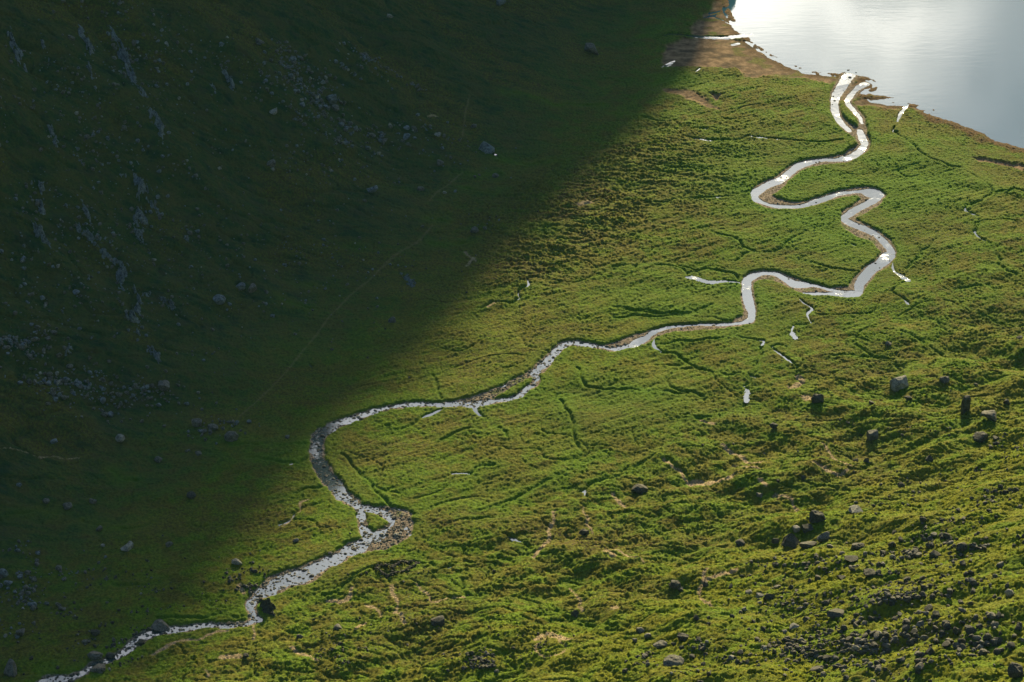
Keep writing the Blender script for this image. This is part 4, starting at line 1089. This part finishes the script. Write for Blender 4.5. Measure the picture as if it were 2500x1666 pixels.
# ------------------------------------------------------------------ ruin of a small stone building
def wall_mesh(pts, seed):
    r = np.random.RandomState(seed); VS, FS = [], []; off = 0
    W = px_world(pts)
    for a, b in zip(W[:-1], W[1:]):
        L = np.hypot(*(b - a)); n = int(L * 5.0)
        for k in range(n):
            t = (k + r.rand()) / n; x, y = a + (b - a) * t + r.normal(size=2) * .28
            lv = r.randint(0, 3) * .42
            w = r.uniform(.3, .62); V, Fc = protos[r.randint(16)]
            V = (V * np.array([w, w * .8, w * .6])) @ rotm(0, 0, r.rand() * 6).T + np.array([x, y, float(samp(x, y)) + lv + .1])
            VS.append(V); FS.append(Fc + off); off += len(V)
    return np.vstack(VS), np.vstack(FS)
rc = hit_ground([955], [1388]); ro = Vector((rc[0][0], rc[1][0], rc[2][0]))
ruin = bpy.data.objects.new('stone_ruin', None); COL.objects.link(ruin); ruin.location = ro
ruin['label'] = 'low broken walls of a two-roomed stone ruin on the grass below the river'; ruin['category'] = 'ruin'
for k, pts in enumerate([[(916,1393),(930,1402),(948,1408),(962,1403)], [(962,1403),(985,1396),(1016,1380),(1020,1374)], [(1020,1374),(1004,1371),(975,1377),(962,1388)],
                         [(916,1393),(928,1386),(950,1389),(962,1388)], [(962,1388),(958,1396),(962,1403)]]):
    V, Fc = wall_mesh(pts, 40 + k)
    put('wall', mesh_from('wall', V - np.array(ro[:]), Fc), M_dark, parent=ruin)

# ------------------------------------------------------------------ sky, sun
w = bpy.data.worlds.new('World'); scene.world = w; w.use_nodes = True
nt = w.node_tree
for n in list(nt.nodes): nt.nodes.remove(n)
out = nt.nodes.new('ShaderNodeOutputWorld'); bg = nt.nodes.new('ShaderNodeBackground')
sky = nt.nodes.new('ShaderNodeTexSky'); sky.sky_type = 'NISHITA'; sky.sun_disc = False
sky.sun_elevation = SUN_EL; sky.sun_rotation = SUN_AZ; sky.altitude = 300; sky.ozone_density = 3.0; sky.air_density = 1.4; sky.dust_density = 0.6
tc = nt.nodes.new('ShaderNodeTexCoord'); d = tc.outputs['Generated']
def vdot(v, axis_):
    m = nt.nodes.new('ShaderNodeVectorMath'); m.operation = 'DOT_PRODUCT'; nt.links.new(v, m.inputs[0]); m.inputs[1].default_value = axis_; return m.outputs['Value']
def dirv(az, el): return (math.sin(R(az)) * math.cos(R(el)), math.cos(R(az)) * math.cos(R(el)), math.sin(R(el)))
nz = noise(nt, d, 11.0, 5, .55, (1, 1, 1.5)); nz2 = noise(nt, d, 12.0, 5, .6, (1, 1, 1.6))
# bright bank of cloud low beside the sun
def lobe(az, el, saz, sel):
    """soft lobe: angular gaussian in azimuth / elevation built from dot products"""
    a = vdot(d, (math.cos(R(az)), -math.sin(R(az)), 0)); e = vdot(d, (0, 0, 1))
    a2 = mul(nt, mul(nt, a, 1 / math.sin(R(saz))), 2.0, 'POWER'); e2 = mul(nt, mul(nt, mul(nt, e, math.sin(R(el)), 'SUBTRACT'), 1 / math.sin(R(sel))), 2.0, 'POWER')
    f = vdot(d, (math.sin(R(az)), math.cos(R(az)), 0)); fr = ramp(nt, f, 0.2, 0.5)
    s = mul(nt, a2, e2, 'ADD'); ex = nt.nodes.new('ShaderNodeMath'); ex.operation = 'EXPONENT'; nt.links.new(mul(nt, s, -1.0), ex.inputs[0])
    return mul(nt, ex.outputs[0], fr)
bank = mul(nt, lobe(4.4, 21.2, 1.9, 2.9), lobe(8.4, 20.9, 1.8, 3.0), 'ADD')
bank = mul(nt, bank, ramp(nt, nz, .34, .62, .12, 1.2))
veil = mul(nt, lobe(4, 33.5, 12, 8), ramp(nt, nz2, .36, .60, .45, 1.15))
add = nt.nodes.new('ShaderNodeMix'); add.data_type = 'RGBA'; add.blend_type = 'ADD'; add.inputs[0].default_value = 1
def scaled(f, col, s):
    m = nt.nodes.new('ShaderNodeVectorMath'); m.operation = 'SCALE'; m.inputs[0].default_value = [c * s for c in col]; nt.links.new(f, m.inputs['Scale']); return m.outputs[0]
CL_BANK, CL_VEIL = 58.0, 25.0
vm = nt.nodes.new('ShaderNodeVectorMath'); vm.operation = 'ADD'; nt.links.new(scaled(bank, (1.0, .93, .80), CL_BANK), vm.inputs[0]); nt.links.new(scaled(veil, (1.0, .96, .92), CL_VEIL), vm.inputs[1])
vm2 = nt.nodes.new('ShaderNodeVectorMath'); vm2.operation = 'ADD'; nt.links.new(sky.outputs[0], vm2.inputs[0]); nt.links.new(vm.outputs[0], vm2.inputs[1])
nt.links.new(vm2.outputs[0], bg.inputs[0]); bg.inputs[1].default_value = 0.06
nt.links.new(bg.outputs[0], out.inputs[0])

# thin summer haze filling the valley air
hm = bpy.data.materials.new('valley_haze'); hm.use_nodes = True; ht_ = hm.node_tree
for n in list(ht_.nodes): ht_.nodes.remove(n)
ho = ht_.nodes.new('ShaderNodeOutputMaterial'); hv = ht_.nodes.new('ShaderNodeVolumePrincipled')
hv.inputs['Color'].default_value = (0.26, 0.68, 1.0, 1); hv.inputs['Density'].default_value = 0.0000085; hv.inputs['Anisotropy'].default_value = 0.2
ht_.links.new(hv.outputs[0], ho.inputs['Volume'])
a0, a1, b0, b1, c0, c1 = -1900, 2000, -600, 3400, float(Zf.min()) - 1, max(float(Zf.max()), CAM_H) + 40
hb = mesh_from('haze', [(x, y, z) for z in (c0, c1) for x, y in ((a0, b0), (a1, b0), (a1, b1), (a0, b1))],
               [(3, 2, 1, 0), (4, 5, 6, 7), (0, 1, 5, 4), (1, 2, 6, 5), (2, 3, 7, 6), (3, 0, 4, 7)])
put('haze', hb, hm, kind='stuff', label='thin blue haze filling the valley', cat='haze')

sl = bpy.data.lights.new('sun', 'SUN'); sl.energy = 5.0; sl.angle = R(2.8); sl.color = (1.0, .85, .46)
so = bpy.data.objects.new('sun', sl); COL.objects.link(so)
sd = Vector((math.sin(SUN_AZ) * math.cos(SUN_EL), math.cos(SUN_AZ) * math.cos(SUN_EL), math.sin(SUN_EL)))
so.rotation_euler = sd.to_track_quat('Z', 'Y').to_euler(); so.location = (300, 1500, 900)

scene.view_settings.view_transform = 'Standard'; scene.view_settings.look = 'None'
scene.view_settings.exposure = 0.97; scene.view_settings.gamma = 1.0
scene.render.engine = 'CYCLES'
